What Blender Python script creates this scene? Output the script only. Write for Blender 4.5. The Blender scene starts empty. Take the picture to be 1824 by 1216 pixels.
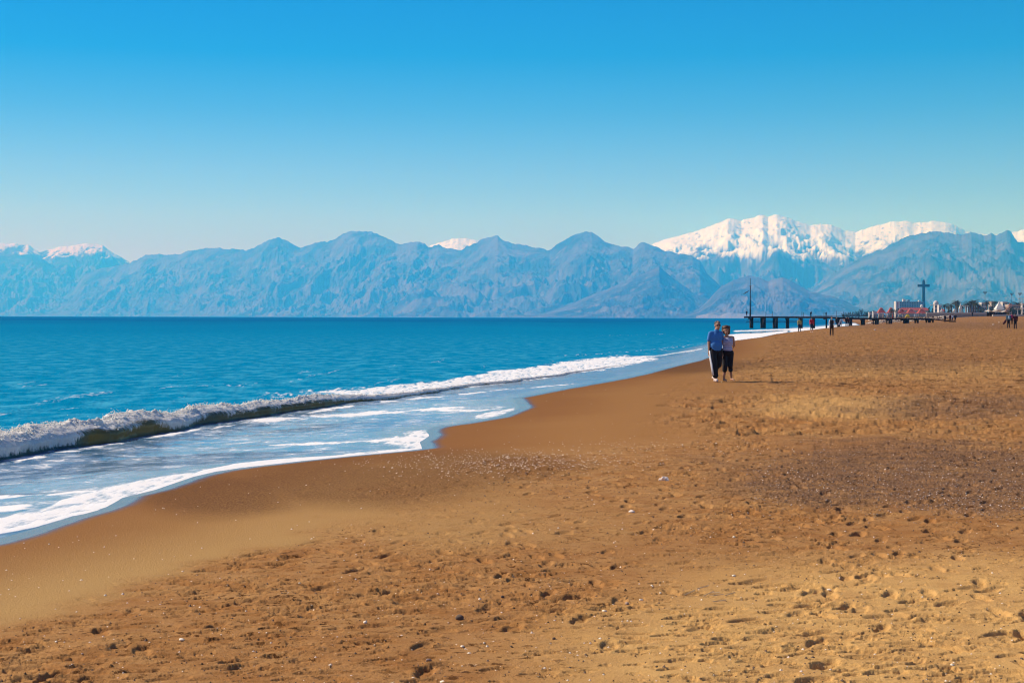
import bpy, bmesh, math, random
import numpy as np
from mathutils import Vector, Matrix

random.seed(7)
rng = np.random.default_rng(11)
scene = bpy.context.scene
COL = scene.collection

# ------------------------------------------------------------------ camera
EYE = 2.25            # metres above the sea
F = 2800.0            # focal length in pixels of the 1824 px wide photograph
cam_d = bpy.data.cameras.new('camera')
cam = bpy.data.objects.new('camera', cam_d)
COL.objects.link(cam)
cam_d.sensor_width = 36.0
cam_d.lens = 36.0 * F / 1824.0
cam_d.shift_y = -43.0 / 1824.0
cam_d.clip_start = 0.2
cam_d.clip_end = 120000.0
cam.matrix_world = (Matrix.Translation((0, 0, EYE)) @ Matrix.Rotation(-0.0025, 4, 'Y')
                    @ Matrix.Rotation(math.radians(90), 4, 'X'))
scene.camera = cam

# ------------------------------------------------------------------ light
SUN_EL = math.radians(39)
SUN_AZ = math.radians(-72)        # from +Y, clockwise: the sun stands over the sea, to the left and a little ahead
sun_dir = Vector((math.cos(SUN_EL) * math.sin(SUN_AZ), math.cos(SUN_EL) * math.cos(SUN_AZ), math.sin(SUN_EL)))
sd = bpy.data.lights.new('sun', 'SUN')
sd.energy = 5.0
sd.angle = math.radians(0.53)
sd.color = (1.0, 0.95, 0.86)
so = bpy.data.objects.new('sun', sd)
so.rotation_euler = (-sun_dir).to_track_quat('-Z', 'Y').to_euler()
so.location = (-30, -5, 40)
COL.objects.link(so)

world = bpy.data.worlds.new('World')
scene.world = world
world.use_nodes = True
wn, wl = world.node_tree.nodes, world.node_tree.links
wn.clear()
w_out = wn.new('ShaderNodeOutputWorld')
w_bg = wn.new('ShaderNodeBackground')
w_sky = wn.new('ShaderNodeTexSky')
w_sky.sky_type = 'NISHITA'
w_sky.sun_disc = False
w_sky.sun_elevation = SUN_EL
w_sky.sun_rotation = SUN_AZ % (2 * math.pi)
w_sky.altitude = 0
w_sky.air_density = 1.0
w_sky.dust_density = 0.0
w_sky.ozone_density = 6.0
w_tc = wn.new('ShaderNodeTexCoord')
w_sep = wn.new('ShaderNodeSeparateXYZ')
w_ramp = wn.new('ShaderNodeValToRGB')
w_mul = wn.new('ShaderNodeMix'); w_mul.data_type = 'RGBA'; w_mul.blend_type = 'MULTIPLY'
w_mul.inputs[0].default_value = 1.0
wl.new(w_tc.outputs['Generated'], w_sep.inputs[0])
wl.new(w_sep.outputs['Z'], w_ramp.inputs[0])
wl.new(w_sky.outputs[0], w_mul.inputs[6])
wl.new(w_ramp.outputs[0], w_mul.inputs[7])
wl.new(w_mul.outputs[2], w_bg.inputs['Color'])
wl.new(w_bg.outputs[0], w_out.inputs[0])
w_bg.inputs['Strength'].default_value = 0.15
SKY_TINT = [(0.0, (0.62, 0.79, 1.05)), (0.0625, (0.57, 0.75, 1.04)), (0.094, (0.40, 0.605, 0.96)), (0.129, (0.17, 0.475, 0.83)), (0.164, (0.01, 0.40, 0.79)), (0.20, (0.0, 0.36, 0.76)), (0.45, (0.30, 0.23, 0.42)), (1.0, (0.85, 0.27, 0.30))]
cr = w_ramp.color_ramp
while len(cr.elements) < len(SKY_TINT):
    cr.elements.new(0.5)
for e, (p, c) in zip(cr.elements, SKY_TINT):
    e.position = p
    e.color = (*c, 1)

scene.view_settings.view_transform = 'Standard'
scene.view_settings.look = 'None'
scene.view_settings.exposure = 0.15
scene.view_settings.gamma = 1.0
scene.view_settings.use_curve_mapping = False
scene.render.engine = 'CYCLES'
scene.cycles.use_denoising = True
scene.cycles.pixel_filter_type = 'BLACKMAN_HARRIS'
scene.cycles.filter_width = 1.15
scene.cycles.max_bounces = 6
scene.cycles.diffuse_bounces = 2
scene.cycles.glossy_bounces = 2
scene.cycles.transmission_bounces = 3
scene.cycles.transparent_max_bounces = 6
scene.cycles.volume_bounces = 2
scene.cycles.sample_clamp_indirect = 4
scene.cycles.denoising_prefilter = 'ACCURATE'

# ------------------------------------------------------------------ numpy noise
def _hash(ix, iy, seed):
    h = (ix.astype(np.int64) * 374761393 + iy.astype(np.int64) * 668265263 + seed * 2246822519) & 0xFFFFFFFF
    h = ((h ^ (h >> 13)) * 1274126177) & 0xFFFFFFFF
    h = (h ^ (h >> 16)) & 0xFFFFFFFF
    return h

def gnoise(x, y, seed=0):
    """gradient noise, about -1..1"""
    fx, fy = np.floor(x), np.floor(y)
    ix, iy = fx.astype(np.int64), fy.astype(np.int64)
    u, v = (x - fx), (y - fy)
    def g(dx, dy):
        a = _hash(ix + dx, iy + dy, seed).astype(np.float64) * (2 * math.pi / 4294967296.0)
        return np.cos(a) * (u - dx) + np.sin(a) * (v - dy)
    su = u * u * u * (u * (u * 6 - 15) + 10)
    sv = v * v * v * (v * (v * 6 - 15) + 10)
    a = g(0, 0); b = g(1, 0); c = g(0, 1); d = g(1, 1)
    return 1.5 * ((a + (b - a) * su) + ((c + (d - c) * su) - (a + (b - a) * su)) * sv)

def fbm(x, y, octs=4, seed=0, gain=0.5, lac=2.03):
    s = 0; a = 1.0; t = 0
    for i in range(octs):
        s = s + a * gnoise(x * lac ** i, y * lac ** i, seed + i * 17)
        t += a; a *= gain
    return s / t

def ridged(x, y, octs=4, seed=0, gain=0.55, lac=2.1):
    s = 0; a = 1.0; t = 0
    for i in range(octs):
        s = s + a * (1 - np.minimum(1, 1.6 * np.abs(gnoise(x * lac ** i, y * lac ** i, seed + i * 31))))
        t += a; a *= gain
    return s / t

def sstep(a, b, x):
    t = np.clip((x - a) / (b - a), 0, 1)
    return t * t * (3 - 2 * t)

# ------------------------------------------------------------------ tracing helpers
def hz(px):
    return 562.72 + 0.0025 * px

def U(px, py, z=0.0):
    """the point at height z seen at a pixel of the photograph"""
    d = (EYE - z) * F / max(py - hz(px), 0.5)
    return ((px - 912.0) / F * d, d)

def at(px, d, py=None):
    """x, y, z of a pixel at a known distance"""
    return ((px - 912.0) / F * d, d, EYE + (hz(px) - (py if py is not None else 565)) / F * d)

# the edge of the swash, traced
EDGE_PX = [(0, 968), (66, 949), (131, 926), (197, 907), (214, 901), (240, 885), (296, 871), (362, 848), (400, 839),
           (456, 831), (554, 820), (652, 810), (730, 803), (768, 798), (763, 786), (779, 775), (774, 766), (790, 760), (828, 755),
           (900, 743), (941, 726), (934, 715), (927, 709), (1003, 694), (1060, 684), (1110, 675), (1148, 667),
           (1200, 653), (1243, 643), (1290, 626), (1307, 607), (1355, 601), (1383, 595), (1424, 590), (1469, 585)]
edge = [U(px, py, 0.22) for px, py in EDGE_PX]
edge += [(78, 352), (93, 420), (106, 480), (142, 650), (190, 900), (316, 1500), (525, 2500), (840, 4000), (1060, 5000), (1900, 8600), (4400, 14000)]
edge = [(-14.5, -14), (-9.0, 1.0), (-6.9, 7.5)] + edge
for i in range(1, len(edge)):
    if edge[i][1] <= edge[i - 1][1]:
        edge[i] = (edge[i][0], edge[i - 1][1] + 0.05)
EDGE = np.array(edge)

def shore_s(x, y):
    """signed distance from the edge of the swash, positive up the beach"""
    x = np.asarray(x, float); y = np.asarray(y, float)
    best = np.full(np.broadcast(x, y).shape, 1e9)
    ex = np.interp(y, EDGE[:, 1], EDGE[:, 0])
    for (ax, ay), (bx, by) in zip(EDGE[:-1], EDGE[1:]):
        dx, dy = bx - ax, by - ay
        L = dx * dx + dy * dy
        t = np.clip(((x - ax) * dx + (y - ay) * dy) / L, 0, 1)
        q = (x - ax - t * dx) ** 2 + (y - ay - t * dy) ** 2
        np.minimum(best, q, out=best)
    return np.where(x > ex, 1, -1) * np.sqrt(best)

def base_z(x, y, s=None):
    """the beach without its small relief"""
    if s is None:
        s = shore_s(x, y)
    sp = np.maximum(s, 0)
    k = np.interp(y, [0, 45, 80, 146, 190, 280, 340, 500], [0.0, 0.0, 0.2, 0.5, 0.9, 1.1, 1.15, 1.0])
    z = 0.22 + 0.22 * (1 - np.exp(-sp / 3.0)) + k * (1 - np.exp(-sp / 12.0))
    z = z + sstep(280, 520, y) * 1.6 * sstep(8, 45, sp)
    z = np.where(s < 0, 0.22 + np.maximum(0.06 * s, -3.0), z)
    return z

def on_ground(px, py):
    d = 60.0
    for _ in range(40):
        z = float(base_z(np.array([(px - 912) / F * d]), np.array([d]))[0])
        dn = (EYE - z) * F / max(py - hz(px), 0.6)
        d = 0.5 * d + 0.5 * min(dn, 3000)
    x = (px - 912) / F * d
    return x, d, float(base_z(np.array([x]), np.array([d]))[0])

# ------------------------------------------------------------------ objects helpers
def tag(o, label=None, cat=None, group=None, kind=None):
    if label: o['label'] = label
    if cat: o['category'] = cat
    if group: o['group'] = group
    if kind: o['kind'] = kind
    return o

def empty(name, loc, rz=0.0):
    o = bpy.data.objects.new(name, None)
    o.empty_display_size = 0.2
    COL.objects.link(o)
    o.location = loc
    o.rotation_euler = (0, 0, rz)
    return o

def link_mesh(name, me, material=None, parent=None, smooth=False):
    if material is not None and len(me.materials) == 0:
        me.materials.append(material)
    if smooth:
        me.polygons.foreach_set('use_smooth', np.ones(len(me.polygons), dtype=bool))
    o = bpy.data.objects.new(name, me)
    COL.objects.link(o)
    if parent is not None:
        o.parent = parent
    return o

def grid_mesh(name, P, keep=None, attrs=None, smooth=True):
    """P (R, C, 3) -> mesh; keep (R-1, C-1) face mask"""
    R, C = P.shape[:2]
    idx = np.arange(R * C).reshape(R, C)
    q = np.stack([idx[:-1, :-1], idx[:-1, 1:], idx[1:, 1:], idx[1:, :-1]], -1)
    q = q[keep] if keep is not None else q.reshape(-1, 4)
    used = np.zeros(R * C, bool); used[q.ravel()] = True
    remap = np.cumsum(used) - 1
    q = remap[q]
    V = P.reshape(-1, 3)[used]
    me = bpy.data.meshes.new(name)
    me.vertices.add(len(V)); me.vertices.foreach_set('co', V.astype(np.float32).ravel())
    me.loops.add(q.size); me.loops.foreach_set('vertex_index', q.astype(np.int32).ravel())
    me.polygons.add(len(q)); me.polygons.foreach_set('loop_start', np.arange(0, q.size, 4, dtype=np.int32))
    if smooth:
        me.polygons.foreach_set('use_smooth', np.ones(len(q), dtype=bool))
    me.update(calc_edges=True)
    for k, a in (attrs or {}).items():
        at_ = me.attributes.new(k, 'FLOAT', 'POINT')
        at_.data.foreach_set('value', a.reshape(-1)[used].astype(np.float32))
    return me

class MB:
    """collects boxes, tubes and fans into one mesh"""
    def __init__(self):
        self.v = []; self.f = []; self.m = []
    def add(self, vs, fs, mi=0):
        b = len(self.v)
        self.v += [tuple(p) for p in vs]
        self.f += [tuple(b + i for i in f) for f in fs]
        self.m += [mi] * len(fs)
    def box(self, x0, x1, y0, y1, z0, z1, mi=0):
        self.add([(x0, y0, z0), (x1, y0, z0), (x1, y1, z0), (x0, y1, z0), (x0, y0, z1), (x1, y0, z1), (x1, y1, z1), (x0, y1, z1)],
                 [(3, 2, 1, 0), (4, 5, 6, 7), (0, 1, 5, 4), (1, 2, 6, 5), (2, 3, 7, 6), (3, 0, 4, 7)], mi)
    def tube(self, pts, radii, n=8, mi=0, cap=True):
        pts = [Vector(p) for p in pts]
        if not isinstance(radii, (list, tuple)): radii = [radii] * len(pts)
        rings = []
        for i, p in enumerate(pts):
            t = (pts[min(i + 1, len(pts) - 1)] - pts[max(i - 1, 0)]).normalized()
            a = Vector((0, 0, 1)) if abs(t.z) < 0.9 else Vector((1, 0, 0))
            u = t.cross(a).normalized(); w = t.cross(u).normalized()
            rings.append([p + (u * math.cos(k * 2 * math.pi / n) + w * math.sin(k * 2 * math.pi / n)) * radii[i] for k in range(n)])
        vs = [v for r in rings for v in r]; fs = []
        for i in range(len(pts) - 1):
            for k in range(n):
                fs.append((i * n + k, i * n + (k + 1) % n, (i + 1) * n + (k + 1) % n, (i + 1) * n + k))
        if cap:
            fs.append(tuple(range(n - 1, -1, -1))); fs.append(tuple((len(pts) - 1) * n + k for k in range(n)))
        self.add(vs, fs, mi)
    def ellip(self, c, r, n=10, m=7, rot=None, mi=0):
        vs = []
        for j in range(m + 1):
            th = math.pi * j / m
            for k in range(n):
                ph = 2 * math.pi * k / n
                p = Vector((r[0] * math.sin(th) * math.cos(ph), r[1] * math.sin(th) * math.sin(ph), r[2] * math.cos(th)))
                if rot is not None: p = rot @ p
                vs.append(p + Vector(c))
        fs = []
        for j in range(m):
            for k in range(n):
                fs.append((j * n + k, (j + 1) * n + k, (j + 1) * n + (k + 1) % n, j * n + (k + 1) % n))
        self.add(vs, fs, mi)
    def mesh(self, name, mats=None, smooth=False):
        me = bpy.data.meshes.new(name)
        me.from_pydata(self.v, [], self.f)
        for mt in (mats or []): me.materials.append(mt)
        me.polygons.foreach_set('material_index', self.m)
        if smooth: me.polygons.foreach_set('use_smooth', [True] * len(self.f))
        me.update()
        return me
    def build(self, name, mat=None, parent=None, smooth=False):
        mats = mat if isinstance(mat, (list, tuple)) else ([mat] if mat else [])
        return link_mesh(name, self.mesh(name, mats, smooth), None, parent)

def nodes_of(m):
    m.use_nodes = True
    nt = m.node_tree
    nt.nodes.clear()
    out = nt.nodes.new('ShaderNodeOutputMaterial')
    return nt, nt.nodes, nt.links, out

def mk_mix(nt, a, b, fac, blend='MIX'):
    n = nt.nodes.new('ShaderNodeMix'); n.data_type = 'RGBA'; n.blend_type = blend
    for s, v in ((n.inputs[0], fac), (n.inputs[6], a), (n.inputs[7], b)):
        if isinstance(v, bpy.types.NodeSocket): nt.links.new(v, s)
        elif isinstance(v, (int, float)): s.default_value = v
        else: s.default_value = (*v, 1)
    return n.outputs[2]

def mk_math(nt, op, a, b=None, clamp=False):
    n = nt.nodes.new('ShaderNodeMath'); n.operation = op; n.use_clamp = clamp
    for i, v in enumerate((a, b)):
        if v is None: continue
        if isinstance(v, bpy.types.NodeSocket): nt.links.new(v, n.inputs[i])
        else: n.inputs[i].default_value = v
    return n.outputs[0]

def mk_attr(nt, name):
    n = nt.nodes.new('ShaderNodeAttribute'); n.attribute_name = name
    return n.outputs['Fac']

def mk_noise(nt, scale, detail=3, rough=0.55, vec=None, out=0):
    n = nt.nodes.new('ShaderNodeTexNoise')
    n.inputs['Scale'].default_value = scale; n.inputs['Detail'].default_value = detail; n.inputs['Roughness'].default_value = rough
    if vec is None:
        tc = nt.nodes.get('tc') or nt.nodes.new('ShaderNodeTexCoord'); tc.name = 'tc'
        vec = tc.outputs['Object']
    nt.links.new(vec, n.inputs['Vector'])
    return n.outputs[out]

def mk_range(nt, v, a, b, c=0.0, d=1.0):
    n = nt.nodes.new('ShaderNodeMapRange'); n.clamp = True
    nt.links.new(v, n.inputs[0])
    n.inputs[1].default_value = a; n.inputs[2].default_value = b; n.inputs[3].default_value = c; n.inputs[4].default_value = d
    return n.outputs[0]

def mk_scaled(nt, sx, sy, sz):
    tc = nt.nodes.get('tc') or nt.nodes.new('ShaderNodeTexCoord'); tc.name = 'tc'
    m = nt.nodes.new('ShaderNodeMapping'); m.inputs['Scale'].default_value = (sx, sy, sz)
    nt.links.new(tc.outputs['Object'], m.inputs[0])
    return m.outputs[0]

def simple(name, col, rough=0.7, var=0.25, scale=3.0, metal=0.0, translucent=0.0, bump=0.0):
    m = bpy.data.materials.new(name)
    nt, N, L, out = nodes_of(m)
    p = N.new('ShaderNodeBsdfPrincipled')
    f = mk_noise(nt, scale, 4)
    c2 = tuple(max(0, c * (1 - var)) for c in col); c3 = tuple(min(1, c * (1 + var)) for c in col)
    L.new(mk_mix(nt, c2, c3, f), p.inputs['Base Color'])
    p.inputs['Roughness'].default_value = rough
    p.inputs['Metallic'].default_value = metal
    if bump:
        b = N.new('ShaderNodeBump'); b.inputs['Strength'].default_value = bump
        L.new(f, b.inputs['Height']); L.new(b.outputs[0], p.inputs['Normal'])
    sh = p.outputs[0]
    if translucent:
        t = N.new('ShaderNodeBsdfTranslucent'); t.inputs['Color'].default_value = (*col, 1)
        mx = N.new('ShaderNodeMixShader'); mx.inputs[0].default_value = translucent
        L.new(sh, mx.inputs[1]); L.new(t.outputs[0], mx.inputs[2]); sh = mx.outputs[0]
    L.new(sh, out.inputs[0])
    return m
# ------------------------------------------------------------------ the air
def make_haze():
    mb = MB(); mb.box(-22000, 22000, -1500, 42500, -12, 1980)
    m = bpy.data.materials.new('haze')
    nt, N, L, out = nodes_of(m)
    v = N.new('ShaderNodeVolumePrincipled')
    v.inputs['Color'].default_value = (0.04, 0.44, 1.0, 1)
    v.inputs['Absorption Color'].default_value = (1, 1, 1, 1)
    v.inputs['Density'].default_value = 9.2e-5
    v.inputs['Anisotropy'].default_value = 0.0
    L.new(v.outputs[0], out.inputs['Volume'])
    o = mb.build('haze', m)
    tag(o, 'pale blue haze in front of the far mountains', 'haze', kind='stuff')
make_haze()

# ------------------------------------------------------------------ mountains
def rock_material(name, rock, green):
    m = bpy.data.materials.new(name)
    nt, N, L, out = nodes_of(m)
    p = N.new('ShaderNodeBsdfPrincipled'); p.inputs['Roughness'].default_value = 1.0
    p.inputs['Specular IOR Level'].default_value = 0.1
    n1 = mk_noise(nt, 0.0016, 8, 0.65)
    c = mk_mix(nt, green, rock, mk_range(nt, n1, 0.42, 0.58))
    n2 = mk_noise(nt, 0.006, 6, 0.6, mk_scaled(nt, 1.0, 1.0, 0.3))
    c = mk_mix(nt, c, tuple(min(1, x * 1.5) for x in rock), mk_range(nt, n2, 0.56, 0.70))
    sn = mk_math(nt, 'MULTIPLY', mk_attr(nt, 'snow'), mk_range(nt, mk_noise(nt, 0.011, 5, 0.65, mk_scaled(nt, 1.0, 0.6, 0.6)), 0.33, 0.43, 0.25, 1.0))
    L.new(mk_mix(nt, c, (0.76, 0.96, 1.0), sn), p.inputs['Base Color'])
    L.new(p.outputs[0], out.inputs[0])
    return m

M_ROCK = rock_material('limestone_and_scrub', (0.115, 0.105, 0.095), (0.025, 0.032, 0.022))

def mountain(name, contour, R0, R1, width, seed, snow=None, jag=1.2, relief=0.33, rows=90, pxstep=1.2, power=0.85, wl=1500.0, label=None):
    """contour: (px, py) in the photograph; its ridge lies R0..R1 metres away (left..right)"""
    px0, px1 = contour[0][0], contour[-1][0]
    cols = np.arange(px0, px1 + pxstep, pxstep)
    cx = np.array([c[0] for c in contour], float); cy = np.array([c[1] for c in contour], float)
    yy = np.interp(cols, cx, cy)
    R = np.interp(cols, [px0, px1], [R0, R1])
    env_px = np.maximum(hz(cols) - yy, 0)
    jag_px = (ridged(cols / 26.0, cols * 0 + seed, 4, seed, 0.55) - 0.6) * jag * 3.4 * np.minimum(1, env_px / 20.0)
    J = np.meshgrid(np.zeros(rows + 9), jag_px / F * R, indexing='ij')[1]
    env = np.maximum(env_px, 0) / F * R + EYE * (env_px > 0)
    t = np.concatenate([np.linspace(0, 1, rows) ** 0.9, 1 + np.linspace(0, 1, 10)[1:]])
    T, E = np.meshgrid(t, env, indexing='ij')
    RR = np.meshgrid(t, R, indexing='ij')[1]
    CC = np.meshgrid(t, cols, indexing='ij')[1]
    D = RR - width * (1 - T)
    X = (CC - 912) / F * D
    wx = X + 500 * fbm(X / 2600, D / 2600, 3, seed + 5)
    wy = D + 500 * fbm(X / 2600 + 9, D / 2600, 3, seed + 6)
    front = np.clip(T, 0, 1)
    spur = ridged(wx / wl, wy / (wl * 2.6), 5, seed + 9, 0.6)
    fine = ridged(wx / (wl * 0.3), wy / (wl * 0.5), 4, seed + 19, 0.6)
    prof = front ** power
    rel = np.sin(np.pi * np.clip(front, 0, 1) ** 0.8)
    Z = E * (prof - relief * 1.7 * rel * (1 - spur) - 0.14 * np.minimum(1, rel * 2.0) * (1 - fine))
    back = np.clip(T - 1, 0, 1)
    Z = Z + J * front ** 40 * (1 - sstep(0, 0.5, T - 1))
    Z = np.where(T > 1, E * (1 - 0.55 * back) + J * (1 - sstep(0, 0.5, T - 1)), Z)
    Z = np.maximum(Z, np.where(T <= 0.0001, -15, -12))
    sn = np.zeros_like(Z)
    if snow is not None:
        lo, hi = snow
        sl = Z + 420 * fbm(wx / 700, wy / 700, 5, seed + 40, 0.6) - 420 * (1 - fine) * (1 - sstep(hi, hi + 600, Z)) - 420 * (0.55 - spur) + 260 * fbm(wx / 180, wy / 260, 3, seed + 44, 0.6)
        sn = sstep(lo, lo + (hi - lo) * 0.35, sl)
    me = grid_mesh(name, np.stack([X, D, Z], -1), None, {'snow': sn})
    o = link_mesh(name, me, M_ROCK)
    tag(o, label, kind='structure')
    return o

L_far_left = [(-160, 452), (-60, 438), (0, 433), (30, 434), (50, 436), (60, 443), (75, 448), (88, 444), (105, 440), (130, 438), (150, 434), (182, 437), (196, 447), (215, 458), (232, 467),
              (240, 464), (246, 465), (300, 476), (360, 520), (420, 563)]
mountain('hills', L_far_left, 35200, 35200, 7000, 3, snow=(1160, 1560), jag=1.0, relief=0.2, label='far pale snow dusted mountains at the left edge of the range')
L_left_mid = [(-200, 440), (-80, 458), (0, 454), (30, 453), (57, 454), (78, 463), (100, 478), (130, 492), (165, 515), (230, 563)]
mountain('hills', L_left_mid, 33500, 33500, 6000, 8, jag=0.7, relief=0.2, label='pale blue ridge below the snowy mountains at the left edge')
L_snow = [(700, 480), (763, 439), (785, 432), (800, 427), (815, 424), (847, 426), (858, 432), (950, 470), (1100, 480), (1140, 450), (1165, 434), (1190, 425), (1210, 420), (1237, 413), (1260, 405), (1280, 397),
          (1296, 390), (1306, 390), (1320, 393), (1340, 387), (1358, 382), (1368, 386), (1383, 382), (1400, 387), (1418, 394), (1443, 401), (1463, 399),
          (1480, 401), (1505, 411), (1523, 414), (1543, 407), (1580, 397), (1593, 394), (1618, 394), (1633, 397), (1658, 394), (1683, 396), (1703, 401),
          (1718, 411), (1728, 414), (1753, 418), (1785, 418), (1803, 414), (1824, 409), (1870, 405), (1960, 430), (2050, 470)]
mountain('hills', L_snow, 26500, 25500, 10000, 21, snow=(760, 1180), jag=1.0, relief=0.32, wl=2300, label='high snow covered mountain massif at the right of the range')
L_main = [(60, 563), (100, 535), (130, 516), (150, 488), (175, 480), (212, 472), (230, 469), (244, 462), (250, 456), (265, 454), (317, 453), (335, 447), (375, 442), (390, 441), (437, 446),
          (456, 440), (481, 425), (495, 423), (506, 427), (521, 436), (536, 442), (563, 432), (596, 427), (611, 417), (626, 412), (661, 413), (691, 425), (706, 435),
          (721, 435), (743, 429), (763, 438), (781, 436), (806, 444), (821, 444), (841, 434), (861, 425), (886, 420), (912, 434), (944, 438), (979, 445), (997, 432),
          (1029, 416), (1044, 413), (1054, 414), (1072, 427), (1087, 435), (1127, 442), (1137, 434), (1148, 431), (1162, 436), (1182, 445), (1207, 452),
          (1234, 455), (1247, 465), (1259, 487), (1274, 502), (1287, 512), (1320, 535), (1380, 562)]
mountain('hills', L_main, 31500, 17800, 5200, 33, jag=1.7, relief=0.19, rows=110, label='long blue mountain range standing behind the sea')
L_right = [(1380, 562), (1420, 545), (1450, 515), (1480, 492), (1505, 474), (1540, 455), (1575, 441), (1598, 430), (1620, 420), (1655, 412), (1680, 414), (1713, 419), (1730, 414), (1753, 420), (1765, 416),
           (1773, 420), (1793, 410), (1800, 412), (1813, 430), (1824, 432), (1860, 440), (1930, 430), (2020, 470), (2100, 500)]
mountain('hills', L_right, 20500, 19000, 6000, 47, jag=1.7, relief=0.22, label='blue mountain in front of the snow at the right edge')
L_spur = [(900, 563), (960, 560), (1040, 531), (1100, 507), (1140, 490), (1174, 474), (1200, 497), (1237, 522), (1262, 534), (1300, 549), (1345, 563)]
mountain('hills', L_spur, 16800, 16300, 3000, 58, jag=0.9, relief=0.34, rows=60, wl=900, label='blue mountain spur in the middle of the range reaching down to the sea')
L_hill = [(1215, 563), (1245, 550), (1263, 533), (1283, 511), (1307, 499), (1331, 491), (1343, 492), (1369, 501), (1382, 496), (1394, 494), (1407, 499), (1424, 509), (1442, 518), (1476, 526),
          (1502, 534), (1514, 540), (1530, 548), (1570, 560), (1590, 563)]
mountain('hills', L_hill, 14500, 13500, 2400, 66, jag=0.8, relief=0.3, rows=60, wl=800, label='low twin topped hill behind the end of the pier')
# pale quarried shore at the foot of the hill
cl = [(1240, 563), (1252, 560), (1262, 558.5), (1274, 560), (1283, 562), (1291, 558), (1300, 556.5), (1312, 558), (1330, 558.5), (1345, 561), (1352, 563)]
M_ROCK_KEEP = M_ROCK
M_ROCK = simple('pale_quarried_rock', (0.24, 0.24, 0.25), 1.0, 0.3, 0.01)
mountain('sea_cliff', cl, 11500, 11500, 120, 71, jag=0.5, relief=0.1, rows=14, wl=100, label='pale low cliffs on the far shore left of the pier')
M_ROCK = M_ROCK_KEEP

# ------------------------------------------------------------------ the beach
def px_cols(a, b, step, xa, xb, coarse):
    return np.concatenate([np.arange(xa, a, coarse), np.arange(a, b, step), np.arange(b, xb + coarse, coarse)])

def blob(PX, PY, cx, cy, rx, ry, soft=0.35, warp=None):
    q = np.sqrt(((PX - cx) / rx) ** 2 + ((PY - cy) / ry) ** 2)
    if warp is not None: q = q + warp
    return 1 - sstep(1 - soft, 1 + soft, q)

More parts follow.
